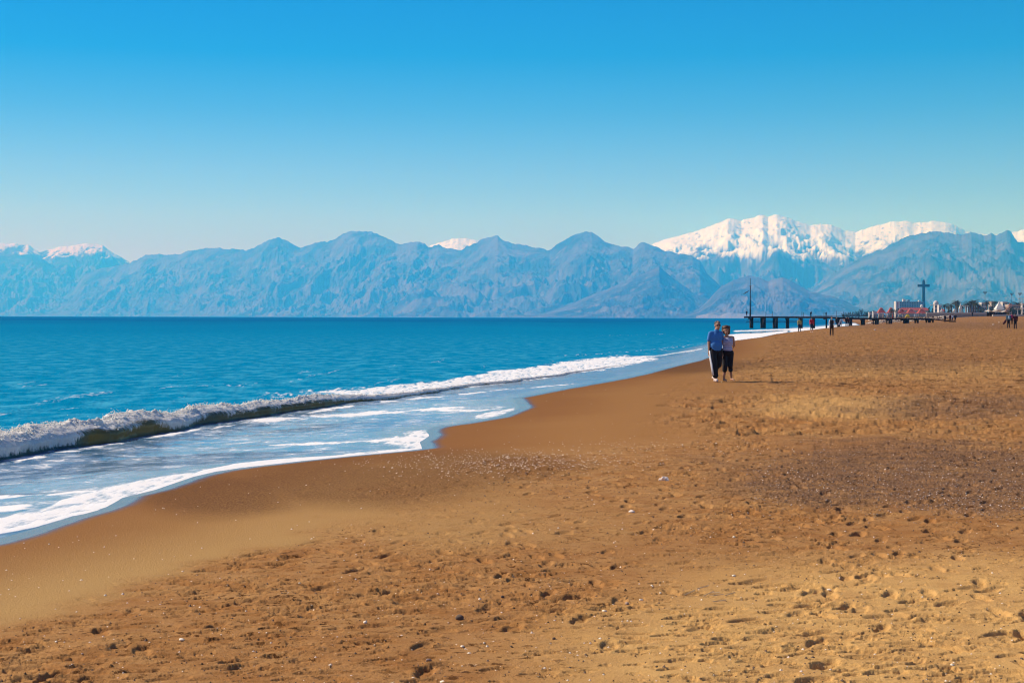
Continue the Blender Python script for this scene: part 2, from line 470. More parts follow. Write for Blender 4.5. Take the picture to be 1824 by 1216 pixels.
def make_beach():
    cols = px_cols(-30, 1860, 1.4, -700, 2700, 16)            # photograph pixels
    yy = np.concatenate([np.arange(1500, 704, -8.0), np.arange(700, 240, -0.90), np.arange(240, 60, -1.25), np.arange(60, 12, -0.9), np.arange(12, 2.2, -0.5)])
    dist = 1.85 * F / yy
    dist = np.concatenate([dist, np.geomspace(dist[-1] * 1.03, 14000, 60)])
    dist = np.concatenate([[2.2, 2.8], dist])
    D, C = np.meshgrid(dist, cols, indexing='ij')
    X = (C - 912) / F * D
    S = shore_s(X, D)
    Z = base_z(X, D, S)
    PX = C
    PY = hz(C) + (EYE - Z) * F / D                               # row where that ground shows in the photograph
    near = 1 - sstep(90, 260, D)
    # masks
    wob = fbm(X / 3.0, D / 3.0, 4, 5)
    wob2 = fbm(X / 0.7, D / 0.7, 3, 6)
    dist_lim = np.interp(D, [8, 12, 18, 24, 30, 40, 46, 60, 120, 300], [2.4, 2.8, 2.5, 2.9, 3.5, 3.1, 3.0, 2.6, 2.5, 2.0])
    disturb = sstep(-0.35, 0.55, S - dist_lim + 0.9 * wob + 0.35 * wob2)
    # smooth washed patches inside the trodden sand
    calm = blob(PX, PY, 800, 905, 170, 75, 0.5, 0.35 * wob) * 0.8
    calm = np.maximum(calm, blob(PX, PY, 1000, 935, 190, 45, 0.5, 0.35 * wob) * 0.4)
    calm = np.maximum(calm, blob(PX, PY, 1050, 770, 210, 26, 0.4, 0.3 * wob))
    calm = np.maximum(calm, blob(PX, PY, 1230, 690, 130, 20, 0.4, 0.3 * wob) * 0.9)
    calm = np.maximum(calm, blob(PX, PY, 1330, 1000, 260, 28, 0.5, 0.35 * wob) * 0.35)
    disturb = disturb * (1 - 0.85 * calm)
    loose = blob(PX, PY, 1560, 1170, 560, 165, 0.35, 0.4 * wob)     # dry loose pale sand
    loose = np.maximum(loose, 0.85 * blob(PX, PY, 1760, 1060, 320, 70, 0.5, 0.5 * wob))
    loose = np.maximum(loose, 0.7 * blob(PX, PY, 1490, 722, 150, 20, 0.5, 0.5 * wob))
    loose = np.maximum(loose, 0.35 * blob(PX, PY, 1600, 660, 330, 16, 0.6, 0.5 * wob))
    gravel = blob(PX, PY, 1660, 845, 360, 62, 0.35, 0.45 * wob + 0.3 * wob2)
    gravel = np.maximum(gravel, 0.9 * blob(PX, PY, 1790, 870, 260, 55, 0.3, 0.4 * wob + 0.3 * wob2))
    gravel = np.maximum(gravel, 0.75 * blob(PX, PY, 1730, 722, 200, 22, 0.4, 0.5 * wob + 0.3 * wob2))
    gravel = np.maximum(gravel, 0.5 * blob(PX, PY, 1560, 645, 180, 14, 0.4, 0.5 * wob))
    gravel = np.maximum(gravel, 0.5 * blob(PX, PY, 1650, 580, 300, 6, 0.5, 0.5 * wob))
    # coarse dark sand by the water, shell band
    coarse = blob(PX, PY, 640, 858, 260, 40, 0.4, 0.3 * wob) * 0.9
    coarse = np.maximum(coarse, blob(PX, PY, 380, 880, 150, 40, 0.4, 0.3 * wob))
    coarse = np.maximum(coarse, blob(PX, PY, 830, 830, 190, 26, 0.4, 0.3 * wob) * 0.8)
    coarse = np.maximum(coarse, blob(PX, PY, 1215, 651, 130, 14, 0.4, 0.3 * wob))
    wet = 1 - sstep(0.3, 2.7, S + 0.5 * wob)
    wet = np.where(S < 0, 1, wet)
    glossy = 1 - sstep(0.02, 0.28, S + 0.05 * wob2)
    glossy = np.where(S < 0, 1, glossy)
    # relief
    w0 = fbm(X / 1.3, D / 1.3, 3, 31)
    lump = 0.0045 * fbm(X / 0.55, D / 0.55, 4, 32, 0.55) + 0.0016 * fbm(X / 0.16, D / 0.10, 2, 33, 0.6) * (1 - sstep(14, 30, D)) + 0.004 * fbm(X / 0.5, D / 0.35, 3, 43, 0.6) * sstep(14, 30, D)
    patch = sstep(-0.15, 0.35, fbm(X / 1.9, D / 1.9, 3, 35))
    nn = fbm(X / 0.36, D / 0.13, 3, 34, 0.55) + 0.25 * fbm(X / 1.2, D / 0.9, 3, 44)
    crust = 0.006 * sstep(0.05, 0.09, nn) + 0.006 * sstep(0.28, 0.32, nn) - 0.009 * sstep(-0.26, -0.31, nn)
    clod = np.maximum(0, fbm(X / 0.17, D / 0.05, 2, 36) - 0.08) * 0.020
    far_amp = 1 + 1.0 * sstep(18, 60, D) + 1.5 * sstep(60, 200, D)
    big = 0.03 * fbm(X / 4.0, D / 4.0, 3, 37)
    relief = disturb * (lump * (0.6 + 0.8 * patch) * far_amp + crust * (0.25 + patch) * (1 - 0.45 * loose) * far_amp + clod * patch * (1 - 0.6 * loose) * (1 - 0.6 * sstep(14, 40, D)))
    relief = relief + disturb * loose * 0.016 * fbm(X / 0.8, D / 0.8, 3, 38)
    relief = relief + gravel * 0.010 * fbm(X / 0.03, D / 0.06, 2, 39) * near
    relief = relief + 0.0012 * fbm(X / 0.2, D / 0.5, 3, 40) + big * sstep(1.0, 6.0, S)
    H = relief * sstep(0.0, 0.4, S)
    # footprints and small pits, stamped one by one
    tanv = (cols - 912) / F
    ndist = len(dist)
    def stamp(fx, fy, ang, a, b, depth, rim, soft=0.82):
        r = max(a, b) * 2.0
        r0 = np.searchsorted(dist, fy - r); r1 = np.searchsorted(dist, fy + r)
        c0 = np.searchsorted(tanv, (fx - r) / fy); c1 = np.searchsorted(tanv, (fx + r) / fy)
        if r1 - r0 < 1: r1 = r0 + 1
        if r1 >= ndist or c1 <= c0: return
        xs = X[r0:r1, c0:c1] - fx; ys = D[r0:r1, c0:c1] - fy
        ca, sa = math.cos(ang), math.sin(ang)
        u = (xs * ca + ys * sa) / a; v = (-xs * sa + ys * ca) / b
        q = np.sqrt(u * u + v * v)
        h = -depth * (1 - sstep(soft, 1.0, q)) + rim * np.exp(-((q - 1.22) / 0.22) ** 2)
        H[r0:r1, c0:c1] += h * disturb[r0:r1, c0:c1]
    # trails: a left-right pattern along wandering tracks
    for k in range(170):
        fy = 8 + 62 * rng.random() ** 1.5
        fx = rng.uniform(-0.36, 0.36) * fy
        a0 = math.radians(rng.normal(78, 28)); st = rng.uniform(0.55, 0.75)
        for j in range(rng.integers(4, 16)):
            side = 0.10 if j % 2 else -0.10
            px_ = fx + math.cos(a0) * st * j - math.sin(a0) * side
            py_ = fy + math.sin(a0) * st * j + math.cos(a0) * side
            a0 += rng.normal(0, 0.05)
            if py_ > 7:
                stamp(px_, py_, a0 + rng.normal(0, 0.12), 0.15, 0.055, rng.uniform(0.014, 0.028), rng.uniform(0.001, 0.004), 0.55)
    cy_ = 7.0 + 70 * rng.random(46000) ** 1.2
    cx_ = rng.uniform(-0.36, 0.36, 46000) * cy_
    ok_ = rng.random(46000) < 0.28 + 1.1 * sstep(-0.15, 0.35, fbm(cx_ / 1.6, cy_ / 2.4, 3, 61) + 0.5 * fbm(cx_ / 0.5, cy_ / 0.6, 2, 62))
    for fx, fy in zip(cx_[ok_], cy_[ok_]):
        a = (0.03 + 0.085 * rng.random() ** 2.2) * (1 + fy / 60)
        stamp(fx, fy, rng.normal(0.12, 0.22), a, max(0.014, a * rng.uniform(0.2, 0.42)) * (1 + fy / 50), rng.uniform(0.006, 0.013) * (0.8 + a * 4), rng.uniform(0, 0.002))
    for k in range(9000):
        fy = 25 + 170 * rng.random() ** 1.2
        fx = rng.uniform(-0.05, 0.36) * fy
        a = rng.uniform(0.12, 0.36)
        stamp(fx, fy, rng.normal(0.05, 0.2), a, a * 0.6 + 0.1, rng.uniform(0.015, 0.035), rng.uniform(0, 0.003))
    Z = Z + H
    keep = (S > -9) & (D < 16000)
    kf = keep[:-1, :-1] | keep[1:, 1:]
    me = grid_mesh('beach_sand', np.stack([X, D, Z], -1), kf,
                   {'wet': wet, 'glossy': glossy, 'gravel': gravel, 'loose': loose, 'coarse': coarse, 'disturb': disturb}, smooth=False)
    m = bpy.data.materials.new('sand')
    nt, N, L, out = nodes_of(m)
    p = N.new('ShaderNodeBsdfPrincipled')
    A = {k: mk_attr(nt, k) for k in ('wet', 'glossy', 'gravel', 'loose', 'coarse', 'disturb')}
    nbig = mk_noise(nt, 0.35, 5, 0.6)
    nmid = mk_noise(nt, 2.5, 5, 0.65)
    nfine = mk_noise(nt, 45, 3, 0.7)
    ngrit = mk_noise(nt, 150, 2, 0.8)
    c = mk_mix(nt, (0.39, 0.195, 0.070), (0.45, 0.25, 0.096), mk_range(nt, nbig, 0.35, 0.65))
    cd = N.new('ShaderNodeSeparateXYZ'); tcn = N.new('ShaderNodeTexCoord'); tcn.name = 'tc2'; L.new(tcn.outputs['Object'], cd.inputs[0])
    smooth_c = mk_mix(nt, (0.47, 0.29, 0.11), (0.36, 0.178, 0.060), mk_range(nt, cd.outputs['Y'], 11, 24))
    c = mk_mix(nt, smooth_c, c, mk_range(nt, A['disturb'], 0.0, 0.9))
    c = mk_mix(nt, c, (0.31, 0.137, 0.043), mk_math(nt, 'MULTIPLY', mk_range(nt, nmid, 0.42, 0.62), mk_math(nt, 'MULTIPLY', A['disturb'], 0.7)))
    c = mk_mix(nt, c, (0.66, 0.40, 0.145), mk_math(nt, 'MULTIPLY', A['loose'], mk_range(nt, nmid, 0.3, 0.6, 0.45, 0.95)))
    c = mk_mix(nt, c, (0.26, 0.112, 0.036), mk_math(nt, 'MULTIPLY', A['wet'], 0.8))
    c = mk_mix(nt, c, (0.13, 0.058, 0.024), mk_math(nt, 'MULTIPLY', A['coarse'], mk_range(nt, nfine, 0.35, 0.6, 0.15, 1.0)))
    gcol = mk_mix(nt, (0.10, 0.05, 0.028), (0.31, 0.19, 0.11), mk_range(nt, nfine, 0.40, 0.66))
    gcol = mk_mix(nt, gcol, (0.8, 0.62, 0.42), mk_range(nt, ngrit, 0.66, 0.72))
    gf = mk_math(nt, 'MULTIPLY', A['gravel'], mk_range(nt, nmid, 0.25, 0.6, 0.35, 0.95))
    c = mk_mix(nt, c, gcol, gf)
    c = mk_mix(nt, c, (0.09, 0.05, 0.045), mk_math(nt, 'MULTIPLY', A['glossy'], 0.75))
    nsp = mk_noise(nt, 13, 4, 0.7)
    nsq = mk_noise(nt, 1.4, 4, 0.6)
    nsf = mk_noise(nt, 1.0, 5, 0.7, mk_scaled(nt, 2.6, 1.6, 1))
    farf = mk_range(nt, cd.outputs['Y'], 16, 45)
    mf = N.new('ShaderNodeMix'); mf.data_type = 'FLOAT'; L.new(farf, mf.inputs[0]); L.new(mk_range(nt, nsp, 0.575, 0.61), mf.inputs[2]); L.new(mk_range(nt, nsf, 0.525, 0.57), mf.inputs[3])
    clod_shade = mk_math(nt, 'MULTIPLY', mf.outputs[0], mk_range(nt, nsq, 0.40, 0.58, 0.25, 1.0))
    clod_shade = mk_math(nt, 'MULTIPLY', clod_shade, mk_math(nt, 'MAXIMUM', mk_math(nt, 'MULTIPLY', A['disturb'], mk_math(nt, 'SUBTRACT', 1.0, mk_math(nt, 'MULTIPLY', A['loose'], 0.75))), mk_math(nt, 'MULTIPLY', A['gravel'], 0.8)))
    c = mk_mix(nt, c, (0.075, 0.028, 0.009), mk_math(nt, 'MULTIPLY', clod_shade, 0.85))  # moist clods, and shade of trodden dents painted in as dark specks
    nsh = mk_noise(nt, 38, 2, 0.5)
    c = mk_mix(nt, c, (0.8, 0.66, 0.48), mk_math(nt, 'MULTIPLY', mk_range(nt, nsh, 0.735, 0.76), mk_range(nt, A['disturb'], 0.0, 1.0, 0.0, 0.9)))
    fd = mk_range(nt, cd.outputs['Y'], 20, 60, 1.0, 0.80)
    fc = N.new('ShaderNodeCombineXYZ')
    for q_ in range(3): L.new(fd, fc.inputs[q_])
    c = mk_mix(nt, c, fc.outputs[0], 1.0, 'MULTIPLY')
    g = mk_mix(nt, (0.80, 0.78, 0.76), (1.18, 1.2, 1.22), mk_range(nt, ngrit, 0.3, 0.7))
    c = mk_mix(nt, c, g, 1.0, 'MULTIPLY')
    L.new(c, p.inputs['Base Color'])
    r = mk_math(nt, 'SUBTRACT', 0.95, mk_math(nt, 'MULTIPLY', A['glossy'], 0.83))
    L.new(r, p.inputs['Roughness'])
    L.new(mk_math(nt, 'ADD', mk_math(nt, 'MULTIPLY', A['glossy'], 0.27), 0.05), p.inputs['Specular IOR Level'])
    b = N.new('ShaderNodeBump'); b.inputs['Distance'].default_value = 0.012
    hgt = mk_math(nt, 'ADD', nfine, mk_math(nt, 'MULTIPLY', ngrit, 0.5))
    L.new(hgt, b.inputs['Height'])
    L.new(mk_math(nt, 'SUBTRACT', 0.85, mk_math(nt, 'MULTIPLY', A['glossy'], 0.8)), b.inputs['Strength'])
    L.new(b.outputs[0], p.inputs['Normal'])
    L.new(p.outputs[0], out.inputs[0])
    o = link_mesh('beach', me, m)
    tag(o, 'brown trodden sand beach with gravel patches', kind='structure')
    def ground(x, y):
        i = int(np.clip(np.searchsorted(dist, y), 1, ndist - 1)); j = int(np.clip(np.searchsorted(tanv, x / y), 1, len(tanv) - 1))
        f = (y - dist[i - 1]) / (dist[i] - dist[i - 1]); g = (x / y - tanv[j - 1]) / (tanv[j] - tanv[j - 1])
        a = Z[i - 1, j - 1] * (1 - g) + Z[i - 1, j] * g; b = Z[i, j - 1] * (1 - g) + Z[i, j] * g
        return float(a * (1 - f) + b * f)
    return o, ground
beach, ground = make_beach()
# ------------------------------------------------------------------ the sea
def band(PX, PY, pts, soft=3.0, warp=0.0):
    """1 between an upper and a lower line given as (px, top, bottom)"""
    xs = [p[0] for p in pts]
    top = np.interp(PX, xs, [p[1] for p in pts]); bot = np.interp(PX, xs, [p[2] for p in pts])
    inside = np.minimum(PY - top, bot - PY) + warp
    e = sstep(xs[0] - 1, xs[0] + 12, PX) * (1 - sstep(xs[-1] - 12, xs[-1] + 1, PX)) if xs[0] > -50 else (1 - sstep(xs[-1] - 12, xs[-1] + 1, PX))
    return sstep(-soft, soft, inside) * e

WAVE_PX = [(-420, 878, 0.40), (-150, 838, 0.40), (0, 815, 0.38), (66, 804, 0.39), (131, 794, 0.39), (181, 788, 0.39), (247, 776, 0.39), (300, 766, 0.36), (366, 754, 0.32), (431, 745, 0.30),
           (497, 734, 0.29), (563, 725, 0.28), (613, 716, 0.22), (651, 713, 0.16), (700, 709, 0.13), (763, 700, 0.11), (819, 690, 0.09), (900, 681, 0.08),
           (1000, 668, 0.07), (1100, 652, 0.05), (1173, 640, 0.02)]
wave_pts = [U(a, b, 0.05) + (h,) for a, b, h in WAVE_PX]

def make_sea():
    cols = px_cols(-30, 1560, 1.7, -700, 2500, 18)
    yy = np.concatenate([np.arange(1000, 330, -8), np.arange(410, 60, -1.35), np.arange(60, 8, -0.8), np.arange(8, 1.0, -0.35)])
    yy = np.unique(yy)[::-1]
    dist = 2.15 * F / yy
    dist = np.concatenate([dist, np.geomspace(dist[-1] * 1.05, 33000, 50)])
    D, C = np.meshgrid(dist, cols, indexing='ij')
    X = (C - 912) / F * D
    S = shore_s(X, D)
    T = 0.22 + np.maximum(0.06 * S, -3.0)
    film = T - 0.004 + 0.034 * sstep(0, 1.0, -S)
    a = 0.03
    W0 = 0.5 * (film + 0.03 + np.sqrt((film - 0.03) ** 2 + a * a * 0.3))
    PX = C; PY = hz(C) + (EYE - W0) * F / D
    ext = WAVE_PX + [(1215, 632, 0), (1260, 617, 0), (1300, 600, 0), (1340, 592, 0), (1400, 586, 0), (1470, 579.5, 0), (1560, 573, 0), (1700, 568.5, 0)]
    wv_row = np.interp(PX, [w[0] for w in ext], [w[1] for w in ext])
    sk = np.clip((wv_row - hz(PX)) / 75.0, 0.12, 1)
    wobw = 9 * fbm(X / 2.5, D / 9, 3, 99) * sk * sstep(1000, 1200, PX)
    seaward = sstep(4, -14, (PY - wv_row + wobw) / sk)
    n1 = fbm(X / 2.6, D / 3.2, 4, 101, 0.55)
    n2 = fbm(X / 0.7, D / 0.9, 3, 102, 0.6)
    n3 = fbm(X / 0.12, D / 0.35, 2, 104, 0.6)
    n4 = fbm(X / 9.0, D / 16.0, 3, 103, 0.5)
    fade = 1 - sstep(300, 900, D)
    Z = W0 + seaward * fade * (0.055 * n1 + 0.030 * n2 * (1 - 0.8 * sstep(50, 110, D)) + 0.05 * n4 + 0.010 * n3 * (1 - sstep(35, 80, D))) + (1 - seaward) * sstep(0.7, 3.5, -S) * (0.012 * n1 + 0.009 * n2 + 0.004 * n3)
    Z = np.maximum(Z, T - 0.004)
    # foam
    w1 = 5 * fbm(X / 0.9, D / 3.0, 4, 111, 0.6)
    w2 = fbm(X / 0.25, D / 1.1, 3, 112, 0.65)
    foam = np.zeros_like(Z)
    def put(b): np.maximum(foam, b, out=foam)
    ns = np.clip(0.5 + 1.1 * w2, 0, 1)
    brk = 0.25 + 0.75 * sstep(-0.30, 0.10, fbm(X / 1.1, D / 1.6, 4, 113, 0.6))
    # the thick band of foam along the edge of the swash
    put(band(PX, PY, [(-300, 990, 1046), (0, 921, 951), (66, 908, 938), (131, 880, 918), (184, 866, 911), (220, 858, 896), (260, 852, 882), (300, 846, 872), (362, 839, 850), (420, 829, 838), (456, 825, 832)], 7, w1 * 1.3) * (0.62 + 0.38 * ns))
    put(band(PX, PY, [(-300, 1038, 1048), (0, 944, 952), (66, 932, 939), (131, 912, 919), (184, 905, 911), (220, 888, 896), (260, 872, 881), (300, 860, 870), (362, 837, 847), (420, 825, 835), (456, 821, 831), (554, 813, 820), (652, 807, 812), (730, 800, 805), (770, 793, 800)], 2.2, w1 * 0.25))
    put((0.6 + 0.4 * ns) * band(PX, PY, [(420, 826, 838), (554, 815, 823), (652, 804, 813), (730, 797, 806), (772, 788, 802)], 2.5, w1 * 0.3))
    put(band(PX, PY, [(640, 780, 790), (700, 776, 796), (728, 768, 801), (750, 764, 801), (778, 766, 799)], 9, w1 * 2.2) * (0.55 + 0.6 * ns))
    put(brk * band(PX, PY, [(470, 793, 794), (540, 788, 794), (600, 786, 792), (700, 779, 786), (760, 777, 790)], 3.5, w1 * 0.9))
    put(brk * band(PX, PY, [(-300, 896, 908), (-100, 886, 895), (60, 879, 886), (150, 873, 879), (230, 868, 869)], 3.5, w1 * 0.8))
    put(brk * band(PX, PY, [(-300, 925, 938), (-100, 906, 917), (60, 896, 908), (170, 880, 900)], 6, w1 * 1.3))
    # long streaks in front of the breaker
    put(0.97 * band(PX, PY, [(-200, 866, 880), (0, 820, 829), (120, 802, 808), (247, 781, 786), (366, 760, 766), (500, 741, 747), (563, 730, 736), (640, 718, 723), (760, 706, 710), (900, 692, 695), (1000, 684, 688), (1040, 681, 681)], 2.6, w1 * 0.6) * brk)
    put(0.95 * band(PX, PY, [(380, 752, 760), (480, 744, 752), (596, 736, 744), (707, 729, 738), (800, 724, 733), (875, 721, 732), (915, 726, 726)], 4.0, w1 * 1.1) * (0.4 + 0.6 * brk))
    put(0.8 * band(PX, PY, [(840, 742, 748), (870, 733, 744), (900, 728, 738), (925, 722, 730)], 3, w1 * 0.8))
    # broken white water where the breaker dies out
    put(band(PX, PY, [(560, 698, 699), (640, 694, 708), (720, 684, 706), (800, 676, 694), (896, 660, 684), (1000, 645, 670), (1047, 639, 663), (1101, 633, 655), (1150, 634, 645), (1180, 637, 641)], 3, w1 * 0.9) * (0.55 + 0.55 * ns))
    put(0.9 * band(PX, PY, [(860, 662, 666), (950, 655, 659), (1060, 640, 646), (1160, 632, 636)], 2, w1 * 0.5))
    put(0.7 * band(PX, PY, [(1100, 636, 641), (1180, 631, 634), (1260, 618, 622)], 1.5, w1 * 0.2))
    put(band(PX, PY, [(1290, 596, 612), (1325, 594, 606), (1355, 593, 601), (1385, 590, 595), (1410, 588, 591)], 1.2, w1 * 0.15))
    put(0.85 * band(PX, PY, [(1300, 588, 592), (1345, 587, 590), (1430, 584, 588), (1475, 580, 585)], 1.2, w1 * 0.15))
    put(band(PX, PY, [(1400, 585, 592), (1440, 583, 590), (1475, 580, 585), (1500, 577, 581), (1560, 572, 576)], 1.0, w1 * 0.1))
    # open water behind the breaker: thin broken streaks
    outside = seaward * band(PX, PY, [(-400, 640, 900), (300, 655, 790), (640, 640, 730), (900, 625, 700), (1100, 605, 660), (1300, 580, 640), (1450, 572, 600)], 18, w1)
    st = fbm(X / 1.6, D / 14.0, 4, 121, 0.6)
    put(outside * sstep(0.16, 0.50, st + 0.35 * w2) * 0.52)
    put(0.75 * seaward * band(PX, PY, [(250, 687, 692), (340, 685, 691), (470, 682, 688)], 3, w1) * ns)
    put(0.7 * seaward * band(PX, PY, [(20, 725, 730), (110, 724, 729), (200, 722, 725)], 2.5, w1) * ns)
    put(0.85 * seaward * band(PX, PY, [(450, 698, 712), (520, 695, 708), (600, 690, 700), (660, 688, 694)], 3, w1 * 1.2) * ns)
    put(0.75 * seaward * band(PX, PY, [(980, 632, 636), (1060, 629, 633), (1150, 622, 626), (1260, 608, 613)], 2, w1 * 0.5) * ns)
    put(0.6 * seaward * band(PX, PY, [(1050, 596, 600), (1120, 595, 599), (1200, 592, 596)], 2, w1 * 0.5) * ns)
    # veil of thin foam over the swash
    inner = (1 - seaward) * sstep(0.12, 0.5, -S)
    v = fbm(X / 1.1, D / 0.9, 6, 131, 0.66)
    lobe = 1 - 0.65 * sstep(760, 960, PX + 60 * n1)
    veil = inner * (0.25 + 0.75 * sstep(-0.25, 0.3, v)) * lobe
    thin = (1 - sstep(0.15, 1.8, -S)) * 0.9
    thin = np.maximum(thin, (1 - seaward) * sstep(760, 900, PX) * 0.75 * sstep(0.1, -0.1, -S - 6))
    Z = Z + sstep(0.02, 0.3, -S) * foam * (0.006 + 0.02 * seaward * np.maximum(0, w2 + 0.3))
    keep = (S < 0.0)
    kf = keep[:-1, :-1] & keep[1:, 1:] & keep[1:, :-1] & keep[:-1, 1:]
    me = grid_mesh('sea', np.stack([X, D, Z], -1), kf, {'foam': foam, 'veil': veil, 'thin': thin, 'open': seaward})
    m = bpy.data.materials.new('sea_water')
    nt, N, L, out = nodes_of(m)
    A = {k: mk_attr(nt, k) for k in ('foam', 'veil', 'thin', 'open')}
    cd = N.new('ShaderNodeSeparateXYZ'); tc = N.new('ShaderNodeTexCoord'); tc.name = 'tc'; L.new(tc.outputs['Object'], cd.inputs[0])
    depth = mk_range(nt, cd.outputs['Y'], 30, 900)
    nb = mk_noise(nt, 0.02, 4, 0.6, mk_scaled(nt, 1.0, 0.25, 1))
    deep = mk_mix(nt, (0.0, 0.22, 0.40), (0.0, 0.090, 0.24), depth)
    deep = mk_mix(nt, deep, (0.0, 0.23, 0.39), mk_math(nt, 'MULTIPLY', mk_range(nt, nb, 0.4, 0.7), 0.45))
    ns1 = mk_noise(nt, 1.0, 6, 0.7, mk_scaled(nt, 1.0, 0.5, 1))
    deep = mk_mix(nt, deep, (0.07, 0.42, 0.60), mk_math(nt, 'MULTIPLY', mk_range(nt, ns1, 0.46, 0.66), mk_range(nt, cd.outputs['Y'], 220, 25, 0.1, 0.85)))
    c = mk_mix(nt, (0.01, 0.125, 0.30), deep, A['open'])
    c = mk_mix(nt, c, (0.13, 0.095, 0.11), mk_math(nt, 'MULTIPLY', A['thin'], 0.85))
    p = N.new('ShaderNodeBsdfPrincipled')
    L.new(c, p.inputs['Base Color'])
    p.inputs['IOR'].default_value = 1.33
    L.new(mk_mix(nt, (0.10,) * 3, (0.22,) * 3, A['open']), p.inputs['Roughness'])
    L.new(mk_range(nt, A['open'], 0, 1, 0.28, 0.06), p.inputs['Specular IOR Level'])
    b1 = N.new('ShaderNodeBump'); b1.inputs['Distance'].default_value = 0.05; b1.inputs['Strength'].default_value = 0.8
    L.new(mk_noise(nt, 3.0, 5, 0.6, mk_scaled(nt, 1.0, 0.5, 1)), b1.inputs['Height'])
    bw = N.new('ShaderNodeBump'); bw.inputs['Distance'].default_value = 0.03; bw.inputs['Strength'].default_value = 0.2
    L.new(mk_noise(nt, 2.0, 4, 0.6, mk_scaled(nt, 1.0, 0.6, 1)), bw.inputs['Height']); L.new(bw.outputs[0], p.inputs['Normal'])
    od = N.new('ShaderNodeBsdfDiffuse'); L.new(c, od.inputs['Color']); L.new(b1.outputs[0], od.inputs['Normal'])
    og = N.new('ShaderNodeBsdfGlossy'); og.inputs['Roughness'].default_value = 0.22; og.inputs['Color'].default_value = (0.18, 0.65, 1, 1); L.new(b1.outputs[0], og.inputs['Normal'])
    om = N.new('ShaderNodeMixShader'); om.inputs[0].default_value = 0.10; L.new(od.outputs[0], om.inputs[1]); L.new(og.outputs[0], om.inputs[2])
    wmx = N.new('ShaderNodeMixShader'); L.new(A['open'], wmx.inputs[0]); L.new(p.outputs[0], wmx.inputs[1]); L.new(om.outputs[0], wmx.inputs[2])
    # foam: broken up by fine noise
    fn = mk_noise(nt, 6.0, 6, 0.7, mk_scaled(nt, 1.0, 0.35, 1))
    fo = mk_math(nt, 'ADD', A['foam'], mk_math(nt, 'MULTIPLY', mk_math(nt, 'SUBTRACT', fn, 0.5), 1.1))
    ff = mk_range(nt, fo, 0.42, 0.80)
    fn2 = mk_noise(nt, 2.2, 8, 0.72, mk_scaled(nt, 1.0, 0.8, 1))
    fv = mk_math(nt, 'MULTIPLY', A['veil'], mk_range(nt, fn2, 0.40, 0.60, 0.12, 0.85))
    vo = N.new('ShaderNodeTexVoronoi'); vo.feature = 'DISTANCE_TO_EDGE'; vo.inputs['Scale'].default_value = 1.7
    wv_ = N.new('ShaderNodeVectorMath'); wv_.operation = 'ADD'
    nw = N.new('ShaderNodeTexNoise'); nw.inputs['Scale'].default_value = 1.6; nw.inputs['Detail'].default_value = 4; L.new(tc.outputs['Object'], nw.inputs['Vector'])
    L.new(tc.outputs['Object'], wv_.inputs[0]); L.new(nw.outputs['Color'], wv_.inputs[1]); L.new(wv_.outputs[0], vo.inputs['Vector'])
    lace = mk_math(nt, 'MULTIPLY', mk_range(nt, vo.outputs['Distance'], 0.0, 0.13, 1.0, 0.0), mk_range(nt, fn2, 0.42, 0.58, 0.1, 1.0))
    lace = mk_math(nt, 'MULTIPLY', lace, mk_math(nt, 'MULTIPLY', A['veil'], 1.1))
    ft = mk_math(nt, 'MAXIMUM', mk_math(nt, 'MAXIMUM', ff, mk_math(nt, 'MULTIPLY', fv, 0.72)), lace, True)
    fb = N.new('ShaderNodeBsdfPrincipled')
    L.new(mk_mix(nt, (0.42, 0.56, 0.70), (0.84, 0.85, 0.86), mk_math(nt, 'MAXIMUM', ff, lace)), fb.inputs['Base Color'])
    fb.inputs['Roughness'].default_value = 0.85
    b2 = N.new('ShaderNodeBump'); b2.inputs['Distance'].default_value = 0.03; b2.inputs['Strength'].default_value = 0.7
    L.new(fn, b2.inputs['Height']); L.new(b2.outputs[0], fb.inputs['Normal'])
    mx = N.new('ShaderNodeMixShader')
    L.new(ft, mx.inputs[0]); L.new(wmx.outputs[0], mx.inputs[1]); L.new(fb.outputs[0], mx.inputs[2])
    L.new(mx.outputs[0], out.inputs[0])
    o = link_mesh('sea', me, m)
    tag(o, 'blue sea with foam running up the sand', kind='structure')
make_sea()

